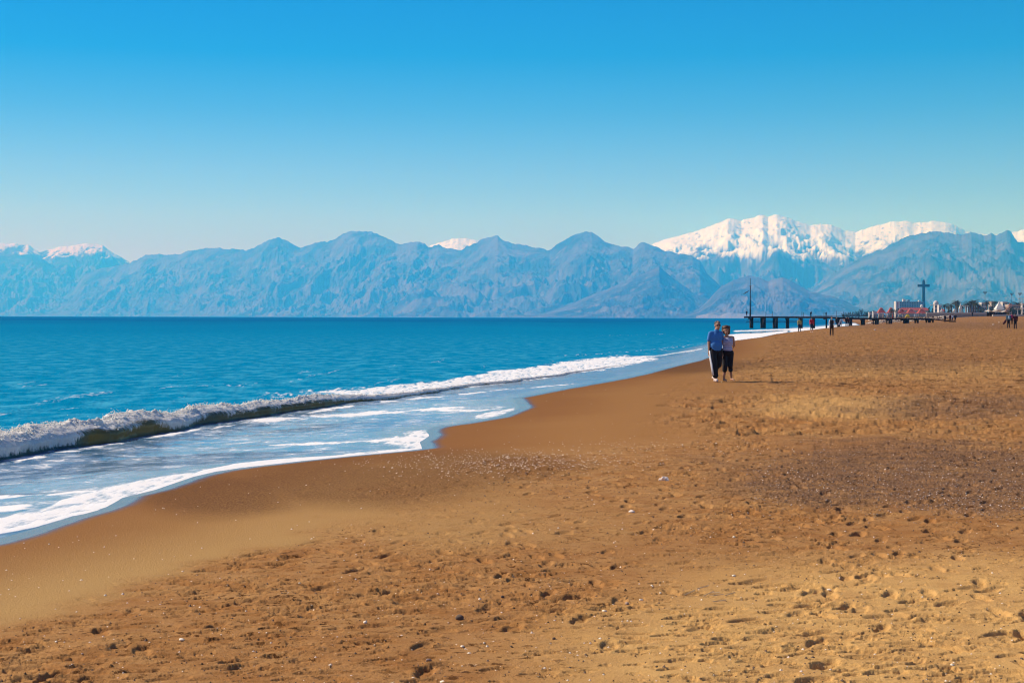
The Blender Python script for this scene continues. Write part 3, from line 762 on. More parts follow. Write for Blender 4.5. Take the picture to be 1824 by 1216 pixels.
# ------------------------------------------------------------------ the breaking wave
def make_wave():
    pts = np.array(wave_pts)
    seg = np.hypot(np.diff(pts[:, 0]), np.diff(pts[:, 1])); u = np.concatenate([[0], np.cumsum(seg)])
    Ltot = u[-1]
    us = []
    q = 0.0
    while q < Ltot:
        d = np.interp(q, u, pts[:, 1]); us.append(q); q += 0.018 + 0.0012 * max(0, d - 25)
    us = np.array(us)
    bx = np.interp(us, u, pts[:, 0]); by = np.interp(us, u, pts[:, 1]); H = np.interp(us, u, pts[:, 2])
    k = np.ones(41) / 41
    def sm(a): return np.convolve(np.pad(a, 20, mode='edge'), k, 'valid')
    bx, by, H = sm(bx), sm(by), sm(H)
    H = H * (1 + 0.32 * fbm(us / 1.9, us * 0, 3, 201) + 0.10 * np.maximum(0, fbm(us / 0.28, us * 0, 3, 202))) * (1 - sstep(Ltot - 3, Ltot, us) * 0.9)
    tx = np.gradient(bx); ty = np.gradient(by); ln = np.hypot(tx, ty); tx, ty = tx / ln, ty / ln
    nx, ny = ty, -tx                                   # towards the beach
    wob = 0.30 * fbm(us / 3.1, us * 0, 3, 240) + 0.08 * fbm(us / 0.7, us * 0, 3, 241)
    bx = bx + nx * wob; by = by + ny * wob
    # profile: distance towards the beach / height, in units of H
    prof = np.array([(-4.5, -0.12), (-3.2, 0.06), (-2.2, 0.30), (-1.8, 0.60), (-1.45, 0.86), (-1.2, 1.0), (-0.85, 0.94), (-0.42, 0.79), (-0.02, 0.60),
                     (0.10, 0.46), (0.07, 0.34), (0.03, 0.18), (0.06, 0.05), (0.22, -0.08)])
    pu = np.linspace(0, 1, len(prof))
    nv = 74
    vs = np.linspace(0, 1, nv)
    pn = np.interp(vs, pu, prof[:, 0]); pz = np.interp(vs, pu, prof[:, 1])
    kk = np.ones(5) / 5
    pn = np.convolve(np.pad(pn, 2, mode='edge'), kk, 'valid'); pz = np.convolve(np.pad(pz, 2, mode='edge'), kk, 'valid')
    Vg, Ug = np.meshgrid(vs, us, indexing='ij')
    N0 = pn[:, None] * H[None, :]; Z0 = pz[:, None] * H[None, :]
    arc = np.concatenate([[0], np.cumsum(np.hypot(np.diff(pn), np.diff(pz)))])[:, None] * 0.45 + 0 * Ug
    crest = np.exp(-((Vg - 0.44) / 0.13) ** 2)
    face = sstep(0.52, 0.62, Vg)
    # where the wave tumbles (foam) and where the green face is clear
    tumble = np.interp(Ug, np.interp([-420, 0, 130, 150, 280, 300, 420, 560, 640, 1173], [w[0] for w in WAVE_PX], u), [0.9, 0.95, 0.95, 0.35, 0.45, 0.9, 0.45, 0.30, 0.8, 1.0])
    tumble = np.clip(tumble + 0.35 * fbm(Ug / 1.1, Ug * 0, 3, 210), 0, 1)
    clump = 0.6 * fbm(Ug / 0.55, arc / 0.30, 3, 213, 0.5) + 0.6 * fbm(Ug / 0.16, arc / 0.16, 5, 203, 0.65)
    curtain = fbm(Ug / 0.06, arc / 0.5, 4, 205, 0.6)
    peaks = np.maximum(0, fbm(Ug / 0.30, arc / 0.35, 5, 206, 0.7)) * (0.4 + 0.9 * sstep(-0.2, 0.4, fbm(Ug / 1.3, Ug * 0, 2, 216)))
    small = np.clip(H / 0.35, 0.25, 1)[None, :]
    foam_zone = np.clip(sstep(0.24, 0.40, Vg) * (1 - face) + face * np.clip(tumble * 1.25 - (Vg - 0.55) * 1.3, 0, 1), 0, 1)
    amp = foam_zone * small
    out_d = amp * (0.035 * clump + 0.04 * peaks + 0.035 * curtain * face)
    up_d = amp * (0.04 * clump + 0.17 * peaks * crest)
    N1 = N0 + out_d + 0.012 * face * curtain * small
    Z1 = 0.03 + Z0 + up_d * (Z0 > 0.02)
    rough_edge = 0.03 * fbm(Ug / 0.3, arc / 0.3, 3, 207)
    X = bx[None, :] + nx[None, :] * N1; Y = by[None, :] + ny[None, :] * N1
    foam = foam_zone + 0.45 * clump * (foam_zone > 0.05) + 0.42 * curtain * face - 0.35 * sstep(0.72, 0.95, Vg)
    foam = np.where(Vg < 0.24, 0.4 * sstep(0.0, 0.5, fbm(X / 0.6, Y / 1.5, 4, 208)), foam)
    foam = np.where(Vg > 0.9, foam * 0.6, foam)
    murk = np.interp(Ug, np.interp([-420, 0, 140, 160, 290, 330, 420, 640, 1173], [w[0] for w in WAVE_PX], u), [0.2, 0.2, 0.2, 0.95, 0.9, 0.35, 0.6, 0.85, 0.8])
    murk = np.clip(murk + 0.25 * fbm(Ug / 0.8, arc / 0.8, 3, 209), 0, 1)
    me = grid_mesh('breaking_wave', np.stack([X, Y, Z1], -1), None, {'foam': np.clip(foam, 0, 1.3), 'face': face, 'murk': murk})
    m = bpy.data.materials.new('breaking_water')
    nt, N, L, out = nodes_of(m)
    A = {k2: mk_attr(nt, k2) for k2 in ('foam', 'face', 'murk')}
    wcol = mk_mix(nt, (0.0, 0.17, 0.33), mk_mix(nt, (0.07, 0.17, 0.22), (0.21, 0.17, 0.075), A['murk']), A['face'])
    p = N.new('ShaderNodeBsdfPrincipled'); L.new(wcol, p.inputs['Base Color'])
    p.inputs['Roughness'].default_value = 0.12; p.inputs['IOR'].default_value = 1.33
    tr = N.new('ShaderNodeBsdfTranslucent'); L.new(mk_mix(nt, (0.05, 0.25, 0.28), (0.50, 0.45, 0.18), A['murk']), tr.inputs['Color'])
    wm = N.new('ShaderNodeMixShader'); L.new(mk_math(nt, 'MULTIPLY', A['face'], 0.6), wm.inputs[0])
    L.new(p.outputs[0], wm.inputs[1]); L.new(tr.outputs[0], wm.inputs[2])
    fb = N.new('ShaderNodeBsdfPrincipled'); fb.inputs['Base Color'].default_value = (0.97, 0.96, 0.91, 1); fb.inputs['Roughness'].default_value = 0.6
    ft = N.new('ShaderNodeBsdfTranslucent'); ft.inputs['Color'].default_value = (0.95, 0.93, 0.80, 1)
    fm = N.new('ShaderNodeMixShader'); fm.inputs[0].default_value = 0.28
    L.new(fb.outputs[0], fm.inputs[1]); L.new(ft.outputs[0], fm.inputs[2])
    fn = mk_noise(nt, 18, 6, 0.75)
    ff = mk_range(nt, mk_math(nt, 'ADD', A['foam'], mk_math(nt, 'MULTIPLY', mk_math(nt, 'SUBTRACT', fn, 0.5), 0.9)), 0.35, 0.70)
    bb = N.new('ShaderNodeBump'); bb.inputs['Distance'].default_value = 0.03; bb.inputs['Strength'].default_value = 0.4
    L.new(fn, bb.inputs['Height']); L.new(bb.outputs[0], fb.inputs['Normal'])
    mx = N.new('ShaderNodeMixShader'); L.new(ff, mx.inputs[0]); L.new(wm.outputs[0], mx.inputs[1]); L.new(fm.outputs[0], mx.inputs[2])
    L.new(mx.outputs[0], out.inputs[0])
    o = link_mesh('breaking_wave', me, m)
    tag(o, 'breaking wave with white foam curling along the shore', kind='structure')
    # spray thrown up along the crest
    mb_v = []; mb_f = []
    base = [(1, 0, 0), (-1, 0, 0), (0, 1, 0), (0, -1, 0), (0, 0, 1), (0, 0, -1)]
    fc = [(0, 2, 4), (2, 1, 4), (1, 3, 4), (3, 0, 4), (2, 0, 5), (1, 2, 5), (3, 1, 5), (0, 3, 5)]
    n = 0
    cl = np.maximum(0, fbm(us / 0.35, us * 0, 3, 230))
    clm = fbm(us / 0.5, us * 0, 4, 231)
    for _ in range(9000):
        i = int(rng.integers(0, len(us)))
        v = 0.36 + abs(rng.normal(0, 0.11))
        if v > 0.86 or H[i] < 0.05 or rng.random() > 0.25 + 2.0 * clm[i]: continue
        tm = float(tumble[0, i])
        if v > 0.50 and rng.random() > tm * 1.1 - (v - 0.5) * 1.2: continue
        q1 = float(np.interp(v, vs, pn)) * H[i] + 0.07 * rng.random() * min(1, H[i] / 0.35); q2 = float(np.interp(v, vs, pz)) * H[i]
        r = rng.uniform(0.006, 0.020) * min(1, 0.4 + H[i] / 0.5)
        c = (bx[i] + nx[i] * q1, by[i] + ny[i] * q1, 0.03 + q2 + 0.05 * rng.random() * min(1, H[i] / 0.35))
        b0 = len(mb_v)
        for d3 in base:
            mb_v.append((c[0] + d3[0] * r * rng.uniform(.6, 1.4), c[1] + d3[1] * r * rng.uniform(.6, 1.4), c[2] + d3[2] * r * rng.uniform(.5, 1.1)))
        mb_f += [(b0 + a, b0 + b, b0 + c_) for a, b, c_ in fc]
    for _ in range(9000):
        i = int(rng.integers(0, len(us)))
        if H[i] < 0.12 or rng.random() > 0.35 + cl[i] * 2: continue
        v = rng.normal(0.45, 0.10)
        nn_ = float(np.interp(v, vs, pn)) * H[i]; zz = float(np.interp(v, vs, pz)) * H[i]
        h = abs(rng.normal(0, 0.035)) * (0.4 + 3.0 * cl[i])
        r = rng.uniform(0.003, 0.010)
        c = (bx[i] + nx[i] * nn_ + rng.normal(0, .02), by[i] + ny[i] * nn_ + rng.normal(0, .02), 0.03 + zz + h)
        b0 = len(mb_v)
        for d3 in base:
            mb_v.append((c[0] + d3[0] * r * rng.uniform(.5, 1.3), c[1] + d3[1] * r * rng.uniform(.5, 1.3), c[2] + d3[2] * r * rng.uniform(.6, 1.6)))
        mb_f += [(b0 + a, b0 + b, b0 + c_) for a, b, c_ in fc]
    me = bpy.data.meshes.new('sea_spray'); me.from_pydata(mb_v, [], mb_f); me.update()
    ms = simple('spray', (0.97, 0.96, 0.90), 0.5, 0.02, 5, translucent=0.3)
    o = link_mesh('sea_spray', me, ms, smooth=True)
    tag(o, 'white spray thrown up along the crest of the breaking wave', 'spray', kind='stuff')
make_wave()
# ------------------------------------------------------------------ things: materials
C = {
    'skin': simple('skin', (0.42, 0.22, 0.14), 0.55, 0.08),
    'hair_dark': simple('dark_hair', (0.025, 0.016, 0.012), 0.6, 0.3, 30),
    'hair_brown': simple('brown_hair', (0.07, 0.028, 0.014), 0.6, 0.3, 30),
    'black': simple('black_cloth', (0.010, 0.009, 0.013), 0.9, 0.3, 20),
    'navy': simple('navy_cloth', (0.015, 0.02, 0.05), 0.9, 0.3, 20),
    'polo': simple('blue_shirt', (0.045, 0.20, 0.52), 0.85, 0.15, 20),
    'white': simple('white_cloth', (0.75, 0.75, 0.75), 0.8, 0.08, 20),
    'shoe': simple('pale_shoe', (0.62, 0.50, 0.46), 0.7, 0.15, 20),
    'glass_dark': simple('dark_lens', (0.01, 0.01, 0.01), 0.1, 0.0),
    'yellow_top': simple('olive_yellow_jacket', (0.42, 0.36, 0.12), 0.9, 0.2, 10),
    'red_top': simple('red_shirt', (0.45, 0.012, 0.03), 0.9, 0.15, 10),
    'grey_top': simple('dark_grey_vest', (0.03, 0.035, 0.04), 0.9, 0.2, 10),
    'brown_tr': simple('dark_brown_trousers', (0.03, 0.013, 0.01), 0.9, 0.2, 10),
    'maroon': simple('maroon_jacket', (0.07, 0.006, 0.012), 0.9, 0.2, 10),
    'teal_top': simple('teal_jacket', (0.02, 0.11, 0.17), 0.9, 0.2, 10),
    'pink_top': simple('pink_jacket', (0.35, 0.03, 0.12), 0.9, 0.2, 10),
    'pale_bag': simple('pale_backpack', (0.35, 0.5, 0.6), 0.8, 0.1, 10),
    'pier_dark': simple('tarred_pier_timber', (0.022, 0.014, 0.012), 0.85, 0.4, 2),
    'pier_pale': simple('worn_grey_rail', (0.05, 0.035, 0.03), 0.8, 0.2, 2),
    'steel': simple('painted_steel', (0.10, 0.14, 0.17), 0.5, 0.2, 1),
    'cross': simple('haze_teal_tower', (0.0, 0.055, 0.085), 0.6, 0.15, 0.1),  # teal of the distant haze put into the tower's base colour
    'wall': simple('pale_plaster', (0.58, 0.53, 0.48), 0.9, 0.08, 0.3),
    'wall2': simple('cream_plaster', (0.48, 0.38, 0.30), 0.9, 0.1, 0.3),
    'window': simple('dark_window_glass', (0.03, 0.07, 0.12), 0.2, 0.2),
    'facade': simple('blue_grey_facade', (0.20, 0.30, 0.38), 0.7, 0.1, 0.3),
    'terracotta': simple('orange_red_roof', (0.42, 0.065, 0.028), 0.85, 0.25, 1.0),
    'tent': simple('white_tent_canvas', (0.86, 0.84, 0.76), 0.7, 0.05, 1, translucent=0.2),
    'canvas': simple('sand_coloured_canvas', (0.60, 0.52, 0.42), 0.8, 0.1, 1),
    'frond': simple('palm_frond', (0.03, 0.04, 0.018), 0.7, 0.4, 1.5),
    'trunk': simple('palm_trunk', (0.10, 0.06, 0.04), 0.9, 0.3, 3),
    'leaf': simple('dark_foliage', (0.035, 0.06, 0.03), 0.8, 0.4, 0.7),
    'stonewall': simple('pale_stone_wall', (0.42, 0.32, 0.25), 0.9, 0.3, 0.6),
    'coping': simple('pale_wall_coping', (0.62, 0.55, 0.45), 0.9, 0.15, 0.6),
    'yellow': simple('yellow_canvas', (0.8, 0.5, 0.03), 0.7, 0.1, 2),
    'pinkpole': simple('faded_pink_boom', (0.55, 0.26, 0.2), 0.7, 0.2, 2),
    'white_shell': simple('white_shell', (0.92, 0.80, 0.62), 0.6, 0.1, 40),
    'dark_stone': simple('dark_brown_stone', (0.13, 0.085, 0.06), 0.85, 0.4, 40, bump=0.5),
    'grey_stone': simple('grey_stone', (0.33, 0.24, 0.19), 0.85, 0.3, 40, bump=0.4),
    'paper': simple('crumpled_paper', (0.85, 0.72, 0.62), 0.8, 0.15, 30),
    'straw': simple('dry_reed', (0.65, 0.48, 0.28), 0.8, 0.2, 30),
    'weed': simple('dry_seaweed', (0.055, 0.03, 0.012), 0.9, 0.4, 30),
    'seagull': simple('grey_feathers', (0.06, 0.07, 0.09), 0.8, 0.2, 10),
}

def striped(name, a, b, period):
    m = bpy.data.materials.new(name)
    nt, N, L, out = nodes_of(m)
    p = N.new('ShaderNodeBsdfPrincipled'); p.inputs['Roughness'].default_value = 0.85
    tc = N.new('ShaderNodeTexCoord'); sp = N.new('ShaderNodeSeparateXYZ'); L.new(tc.outputs['Object'], sp.inputs[0])
    w = mk_math(nt, 'PINGPONG', sp.outputs['Z'], period / 2)
    f = mk_math(nt, 'GREATER_THAN', w, period * 0.30)
    L.new(mk_mix(nt, a, b, f), p.inputs['Base Color'])
    L.new(p.outputs[0], out.inputs[0])
    return m
C['striped'] = striped('striped_knit', (0.55, 0.57, 0.68), (0.22, 0.21, 0.42), 0.055)
C['striped2'] = striped('black_white_stripes', (0.75, 0.75, 0.75), (0.03, 0.03, 0.04), 0.24)

# ------------------------------------------------------------------ people
def remeshed(mb, name, voxel, smooth=3):
    me = mb.mesh(name)
    o = bpy.data.objects.new(name, me); COL.objects.link(o)
    r = o.modifiers.new('r', 'REMESH'); r.mode = 'VOXEL'; r.voxel_size = voxel; r.use_smooth_shade = True
    s = o.modifiers.new('s', 'SMOOTH'); s.iterations = smooth; s.factor = 0.5
    dg = bpy.context.evaluated_depsgraph_get()
    dg.update()
    out = bpy.data.meshes.new_from_object(o.evaluated_get(dg))
    bpy.data.objects.remove(o); bpy.data.meshes.remove(me)
    out.name = name
    return out

def limb(mb, pts, rad, n=12):
    mb.tube(pts, rad, n)
    for p, r in zip(pts, rad):
        mb.ellip(p, (r, r, r), n, 8)

def part(mb, name, mat, root, voxel, smooth=3):
    me = remeshed(mb, name, voxel, smooth)
    me.materials.clear(); me.materials.append(mat)
    return link_mesh(name, me, None, root, smooth=True)

def hand(mb, w, d, s, out):
    """w wrist, d pointing direction, five bent fingers; out = side of the thumb"""
    w = Vector(w); d = Vector(d).normalized(); out = Vector(out).normalized(); back = d.cross(out).normalized()
    limb(mb, [w, w + d * 0.05 * s, w + d * 0.085 * s], [0.024 * s, 0.032 * s, 0.030 * s], 8)
    for i, (off, ln) in enumerate(((0.024, 0.070), (0.008, 0.080), (-0.008, 0.074), (-0.023, 0.058))):
        b = w + d * 0.085 * s + out * off * s
        limb(mb, [b, b + d * ln * 0.5 * s, b + d * ln * 0.85 * s + back * 0.02 * s], [0.0095 * s, 0.009 * s, 0.008 * s], 6)
    b = w + d * 0.03 * s + out * 0.028 * s
    limb(mb, [b, b + (d * 0.6 + out * 0.7) * 0.035 * s, b + (d * 0.95 + out * 0.5) * 0.065 * s], [0.012 * s, 0.011 * s, 0.009 * s], 6)

def head(mb, c, s, turn=0.0):
    """face towards -y, turned about z"""
    c = Vector(c); R = Matrix.Rotation(turn, 3, 'Z')
    def P(x, y, z): return c + R @ Vector((x, y, z)) * s
    mb.ellip(P(0, 0.012, 0.02), (0.078 * s, 0.096 * s, 0.108 * s), 14, 10, R)
    mb.ellip(P(0, -0.028, -0.058), (0.056 * s, 0.062 * s, 0.062 * s), 12, 8, R)
    mb.ellip(P(0, -0.094, -0.012), (0.014 * s, 0.022 * s, 0.026 * s), 8, 6, R)       # nose
    mb.ellip(P(0, -0.084, -0.055), (0.026 * s, 0.012 * s, 0.010 * s), 8, 6, R)       # mouth
    mb.ellip(P(0, -0.080, 0.028), (0.05 * s, 0.014 * s, 0.010 * s), 8, 6, R)         # brow
    for k in (-1, 1):
        mb.ellip(P(k * 0.080, 0.012, -0.005), (0.012 * s, 0.020 * s, 0.032 * s), 8, 6, R)

def make_person(px, py, hpx, label, group=None, top='black', bottom='black', shoe='black', hair='hair_dark', face=1, stride=0.16, swing=0.14,
                d=None, z=None, sleeves=True, voxel=0.024, lean=0.0, rz=0.0, name='person', build=1.0, sleeve_mat=None, bag=None, height=1.7, capri=False):
    d = d or height * F / hpx
    x = (px - 912) / F * d
    z0 = z if z is not None else float(base_z(np.array([x]), np.array([d]))[0])
    s = height / 1.75
    root = empty(name, (x, d, z0), rz + (0 if face < 0 else math.pi))
    tag(root, label, 'person', group)
    root.scale = (s, s, s)
    b = build
    st = stride
    def leg(k):                       # k -1 / 1; local y is forward -
        f = st if k > 0 else -st
        return [(k * 0.085, 0.0, 0.93), (k * 0.09, -f * 0.55 - 0.02, 0.50), (k * 0.09, -f + (0.05 if f < 0 else 0), 0.09)]
    def arm(k):
        f = swing if k < 0 else -swing
        return [(k * 0.185 * b + lean, 0, 1.42), (k * 0.235 * b + lean, -f * 0.4, 1.14), (k * 0.235 * b + lean * .6, -f - 0.03, 0.90)]
    body = MB()
    head(body, (lean, -0.01, 1.635), 1.0)
    limb(body, [(lean, 0, 1.40), (lean, 0, 1.54)], [0.06, 0.052])
    body.ellip((lean * .7, 0, 1.22), (0.13 * b, 0.085, 0.24), 12, 8)
    body.ellip((0, 0, 0.97), (0.12 * b, 0.09, 0.12), 12, 8)
    for k in (-1, 1):
        limb(body, arm(k), [0.045, 0.036, 0.024])
        hand(body, arm(k)[2], (0, -0.1, -1), 1.0, (0, -1, 0))
        L3 = leg(k)
        limb(body, L3, [0.075, 0.048, 0.034])
        f = L3[2]
        limb(body, [f, (f[0] + k * 0.01, f[1] - 0.10, 0.035)], [0.035, 0.032], 8)
        limb(body, [f, (f[0], f[1] + 0.035, 0.04)], [0.035, 0.034], 8)
    part(body, 'body', C['skin'], root, voxel)
    sh = MB()
    sh.ellip((lean * .8, 0, 1.27), (0.185 * b, 0.125, 0.22), 14, 10)
    sh.ellip((lean * .4, 0, 1.04), (0.165 * b, 0.125 + 0.02 * (b - 1), 0.17), 14, 10)
    limb(sh, [(-0.17 * b + lean, 0, 1.415), (0.17 * b + lean, 0, 1.415)], [0.062, 0.062])
    if sleeve_mat is None:
        for k in (-1, 1):
            a = arm(k)
            if sleeves: limb(sh, a, [0.066, 0.052, 0.040])
            else: limb(sh, [a[0], tuple(Vector(a[0]).lerp(Vector(a[1]), 0.8))], [0.066, 0.060])
    part(sh, 'shirt', C[top], root, voxel)
    if sleeve_mat:
        for k in (-1, 1):
            sv = MB(); limb(sv, arm(k), [0.064, 0.050, 0.040]); part(sv, 'sleeve', C[sleeve_mat], root, voxel)
    tr = MB()
    tr.ellip((0, 0, 0.95), (0.165 * b, 0.125, 0.13), 14, 10)
    for k in (-1, 1):
        L3 = leg(k)
        if capri: L3 = L3[:2] + [tuple(Vector(L3[1]).lerp(Vector(L3[2]), 0.5))]
        limb(tr, L3, [0.098, 0.070, 0.056])
    part(tr, 'trousers', C[bottom], root, voxel)
    for k in (-1, 1):
        f = leg(k)[2]; so_ = MB()
        limb(so_, [(f[0], f[1] + 0.04, 0.045), (f[0] + k * 0.01, f[1] - 0.12, 0.038)], [0.045, 0.038], 10)
        part(so_, 'shoe', C[shoe], root, voxel)
    hr = MB()
    hr.ellip((lean, 0.015, 1.672), (0.090, 0.106, 0.092), 12, 8)
    part(hr, 'hair', C[hair], root, voxel)
    if bag == 'backpack':
        bg = MB(); bg.ellip((0, 0.17, 1.22), (0.14, 0.09, 0.22), 12, 8); part(bg, 'backpack', C['pale_bag'], root, voxel)
    return root, d, x, z0

def make_man():
    d = 46.0; px = 1274.0
    x = (px - 912) / F * d; z0 = ground(x, d)
    root = empty('person', (x, d, z0 + 0.004)); tag(root, None, 'person', 'couple walking towards the camera')
    root['label'] = 'man in a blue polo shirt and dark track trousers with a white side stripe'
    V = 0.011
    body = MB()
    head(body, (0.03, -0.03, 1.645), 1.06, 0.0)
    limb(body, [(0.01, 0.01, 1.44), (0.025, 0, 1.58)], [0.068, 0.060])
    body.ellip((0, 0, 1.24), (0.16, 0.10, 0.26), 14, 10); body.ellip((0, 0, 0.96), (0.14, 0.10, 0.14), 14, 10)
    aL = [(-0.180, 0.0, 1.41), (-0.215, 0.01, 1.14), (-0.225, -0.04, 0.90)]
    aR = [(0.175, 0.03, 1.41), (0.265, 0.24, 1.20), (0.42, 0.40, 1.08)]
    limb(body, aL, [0.052, 0.042, 0.028]); hand(body, aL[2], (0.02, -0.12, -1), 1.05, (0.2, -1, 0))
    limb(body, aR, [0.052, 0.042, 0.028]); hand(body, aR[2], (1, -0.1, -0.25), 1.05, (0, 0, 1))
    lL = [(-0.10, 0, 0.92), (-0.105, -0.17, 0.52), (-0.055, -0.20, 0.10)]
    lR = [(0.10, 0, 0.92), (0.10, 0.02, 0.50), (0.065, 0.30, 0.16)]
    for L3, k in ((lL, -1), (lR, 1)):
        limb(body, L3, [0.085, 0.055, 0.038])
        f = Vector(L3[2])
        limb(body, [f, f + Vector((0.01 * k, -0.13, -0.05 if k < 0 else -0.10))], [0.040, 0.034], 10)
        limb(body, [f, f + Vector((0, 0.035, -0.05))], [0.038, 0.036], 10)
    part(body, 'body', C['skin'], root, V)
    sh = MB()
    sh.ellip((0.0, 0, 1.28), (0.188, 0.130, 0.215), 18, 12)
    sh.ellip((0.0, -0.02, 1.07), (0.190, 0.148, 0.19), 18, 12)
    sh.ellip((0.0, -0.01, 0.95), (0.188, 0.140, 0.09), 18, 12)
    limb(sh, [(-0.150, 0, 1.425), (0.150, 0, 1.425)], [0.062, 0.062])
    limb(sh, [aL[0], (-0.212, 0.01, 1.22)], [0.064, 0.066]); limb(sh, [aR[0], (0.235, 0.17, 1.26)], [0.064, 0.066])
    part(sh, 'shirt', C['polo'], root, V, 22)
    co = MB(); co.tube([(0.012, -0.005, 1.475), (0.02, -0.008, 1.525)], [0.088, 0.074], 16, cap=False); co.build('collar', C['polo'], root, True)
    tr = MB()
    tr.ellip((0, 0, 0.93), (0.180, 0.136, 0.14), 16, 10)
    limb(tr, [lL[0], lL[1], (-0.065, -0.205, 0.19)], [0.118, 0.092, 0.088]); limb(tr, [lR[0], lR[1], (0.075, 0.24, 0.26)], [0.118, 0.098, 0.085])
    tro = part(tr, 'trousers', C['black'], root, V)
    stp = MB()
    pts = [(-0.218, -0.01, 0.90), (-0.210, -0.09, 0.70), (-0.198, -0.175, 0.52), (-0.180, -0.20, 0.36), (-0.153, -0.21, 0.20)]
    stp.tube(pts, 0.020, 8); stp.build('side_stripe', C['white'], tro, True)
    stp.build('side_stripe', C['white'], tro, True).location = (0.004, -0.055, 0)
    for L3, k in ((lL, -1), (lR, 1)):
        f = Vector(L3[2]); m = MB()
        tip = f + Vector((0.01 * k, -0.15, -0.055 if k < 0 else -0.11))
        limb(m, [f + Vector((0, 0.05, -0.052)), f + Vector((0, -0.03, -0.04)), tip], [0.050, 0.054, 0.044], 12)
        o = part(m, 'shoe', C['shoe'], root, V)
    hr = MB(); hr.ellip((0.03, 0.004, 1.702), (0.090, 0.108, 0.082), 14, 10); part(hr, 'hair', C['hair_dark'], root, V)
    gl = MB()
    for k in (-1, 1): gl.ellip((0.03 + k * 0.034, -0.128, 1.650), (0.034, 0.010, 0.020), 10, 6)
    gl.tube([(-0.06, -0.06, 1.656), (-0.03, -0.126, 1.656), (0.09, -0.126, 1.656), (0.12, -0.06, 1.656)], 0.005, 6)
    gl.build('sunglasses', C['glass_dark'], root, True)
    root.rotation_euler = (0, math.radians(1.2), math.radians(12))
    return x, d, z0

def make_woman(mx, md, mz):
    d = 46.25; px = 1296.0
    x = (px - 912) / F * d; z0 = ground(x, d)
    root = empty('person', (x, d, z0 + 0.004)); tag(root, 'barefoot woman in a striped sleeveless top and black cropped trousers beside the man', 'person', 'couple walking towards the camera')
    V = 0.011
    body = MB()
    hx, hzz = -0.045, 1.50
    head(body, (hx, -0.03, hzz), 0.98, 0.35)
    limb(body, [(-0.01, 0.0, 1.28), (hx + 0.01, -0.005, 1.41)], [0.055, 0.048])
    body.ellip((0, 0, 1.10), (0.135, 0.09, 0.23), 14, 10); body.ellip((-0.01, 0, 0.86), (0.14, 0.10, 0.13), 14, 10)
    limb(body, [(-0.13, 0, 1.285), (0.13, 0, 1.285)], [0.052, 0.052])
    aL = [(-0.155, -0.01, 1.28), (-0.205, -0.04, 1.03), (-0.165, -0.09, 0.82)]
    aR = [(0.160, 0.0, 1.28), (0.205, 0.06, 1.05), (0.13, 0.14, 0.88)]
    limb(body, aL, [0.045, 0.036, 0.024]); hand(body, aL[2], (0.1, -0.15, -1), 0.92, (0, -1, 0))
    limb(body, aR, [0.045, 0.036, 0.024]); hand(body, aR[2], (-0.9, 0.1, -0.5), 0.92, (0, 1, 0))
    lL = [(-0.085, 0, 0.83), (-0.085, -0.10, 0.45), (-0.105, -0.02, 0.075)]
    lR = [(0.085, 0, 0.83), (0.075, -0.04, 0.46), (0.135, 0.14, 0.085)]
    for L3, k in ((lL, -1), (lR, 1)):
        limb(body, [L3[0], L3[1], tuple(Vector(L3[1]).lerp(Vector(L3[2]), 0.35)), L3[2]], [0.085, 0.052, 0.052, 0.031])
        f = Vector(L3[2])
        tip = f + Vector((0.055 if k > 0 else 0.05, -0.15, -0.050))
        limb(body, [f + Vector((0, 0.02, -0.035)), f.lerp(tip, 0.6), tip], [0.036, 0.034, 0.024], 10)
    part(body, 'body', C['skin'], root, V)
    sh = MB()
    sh.ellip((0.0, 0, 1.13), (0.165, 0.125, 0.185), 16, 12); sh.ellip((0.0, -0.03, 1.16), (0.14, 0.125, 0.09), 16, 10)
    sh.ellip((-0.005, 0, 0.95), (0.155, 0.120, 0.15), 16, 12)
    limb(sh, [(-0.118, 0, 1.285), (-0.085, -0.01, 1.20)], [0.052, 0.075]); limb(sh, [(0.118, 0, 1.285), (0.085, -0.01, 1.20)], [0.052, 0.075])
    part(sh, 'top', C['striped'], root, V, 12)
    tr = MB(); tr.ellip((-0.01, 0, 0.83), (0.170, 0.132, 0.13), 16, 10)
    limb(tr, [lL[0], lL[1], tuple(Vector(lL[1]).lerp(Vector(lL[2]), 0.32))], [0.105, 0.078, 0.072])
    limb(tr, [lR[0], lR[1], tuple(Vector(lR[1]).lerp(Vector(lR[2]), 0.32))], [0.105, 0.078, 0.072])
    part(tr, 'cropped_trousers', C['black'], root, V)
    hr = MB()
    hr.ellip((hx + 0.01, 0.035, hzz + 0.03), (0.122, 0.118, 0.125), 14, 10)
    hr.ellip((hx + 0.005, -0.01, hzz + 0.075), (0.105, 0.105, 0.07), 14, 10)
    r2 = random.Random(5)
    for i in range(26):
        a = r2.uniform(0.3, 2 * math.pi - 0.9); zz = r2.uniform(-0.10, 0.10)
        hr.ellip((hx + 0.095 * math.sin(a), 0.02 + 0.085 * math.cos(a) * (1 if math.cos(a) > 0 else 0.3), hzz + zz), (0.040, 0.038, 0.050), 8, 6)
    part(hr, 'hair', C['hair_brown'], root, V, 2)

_mx, _md, _mz = make_man()
make_woman(_mx, _md, _mz)

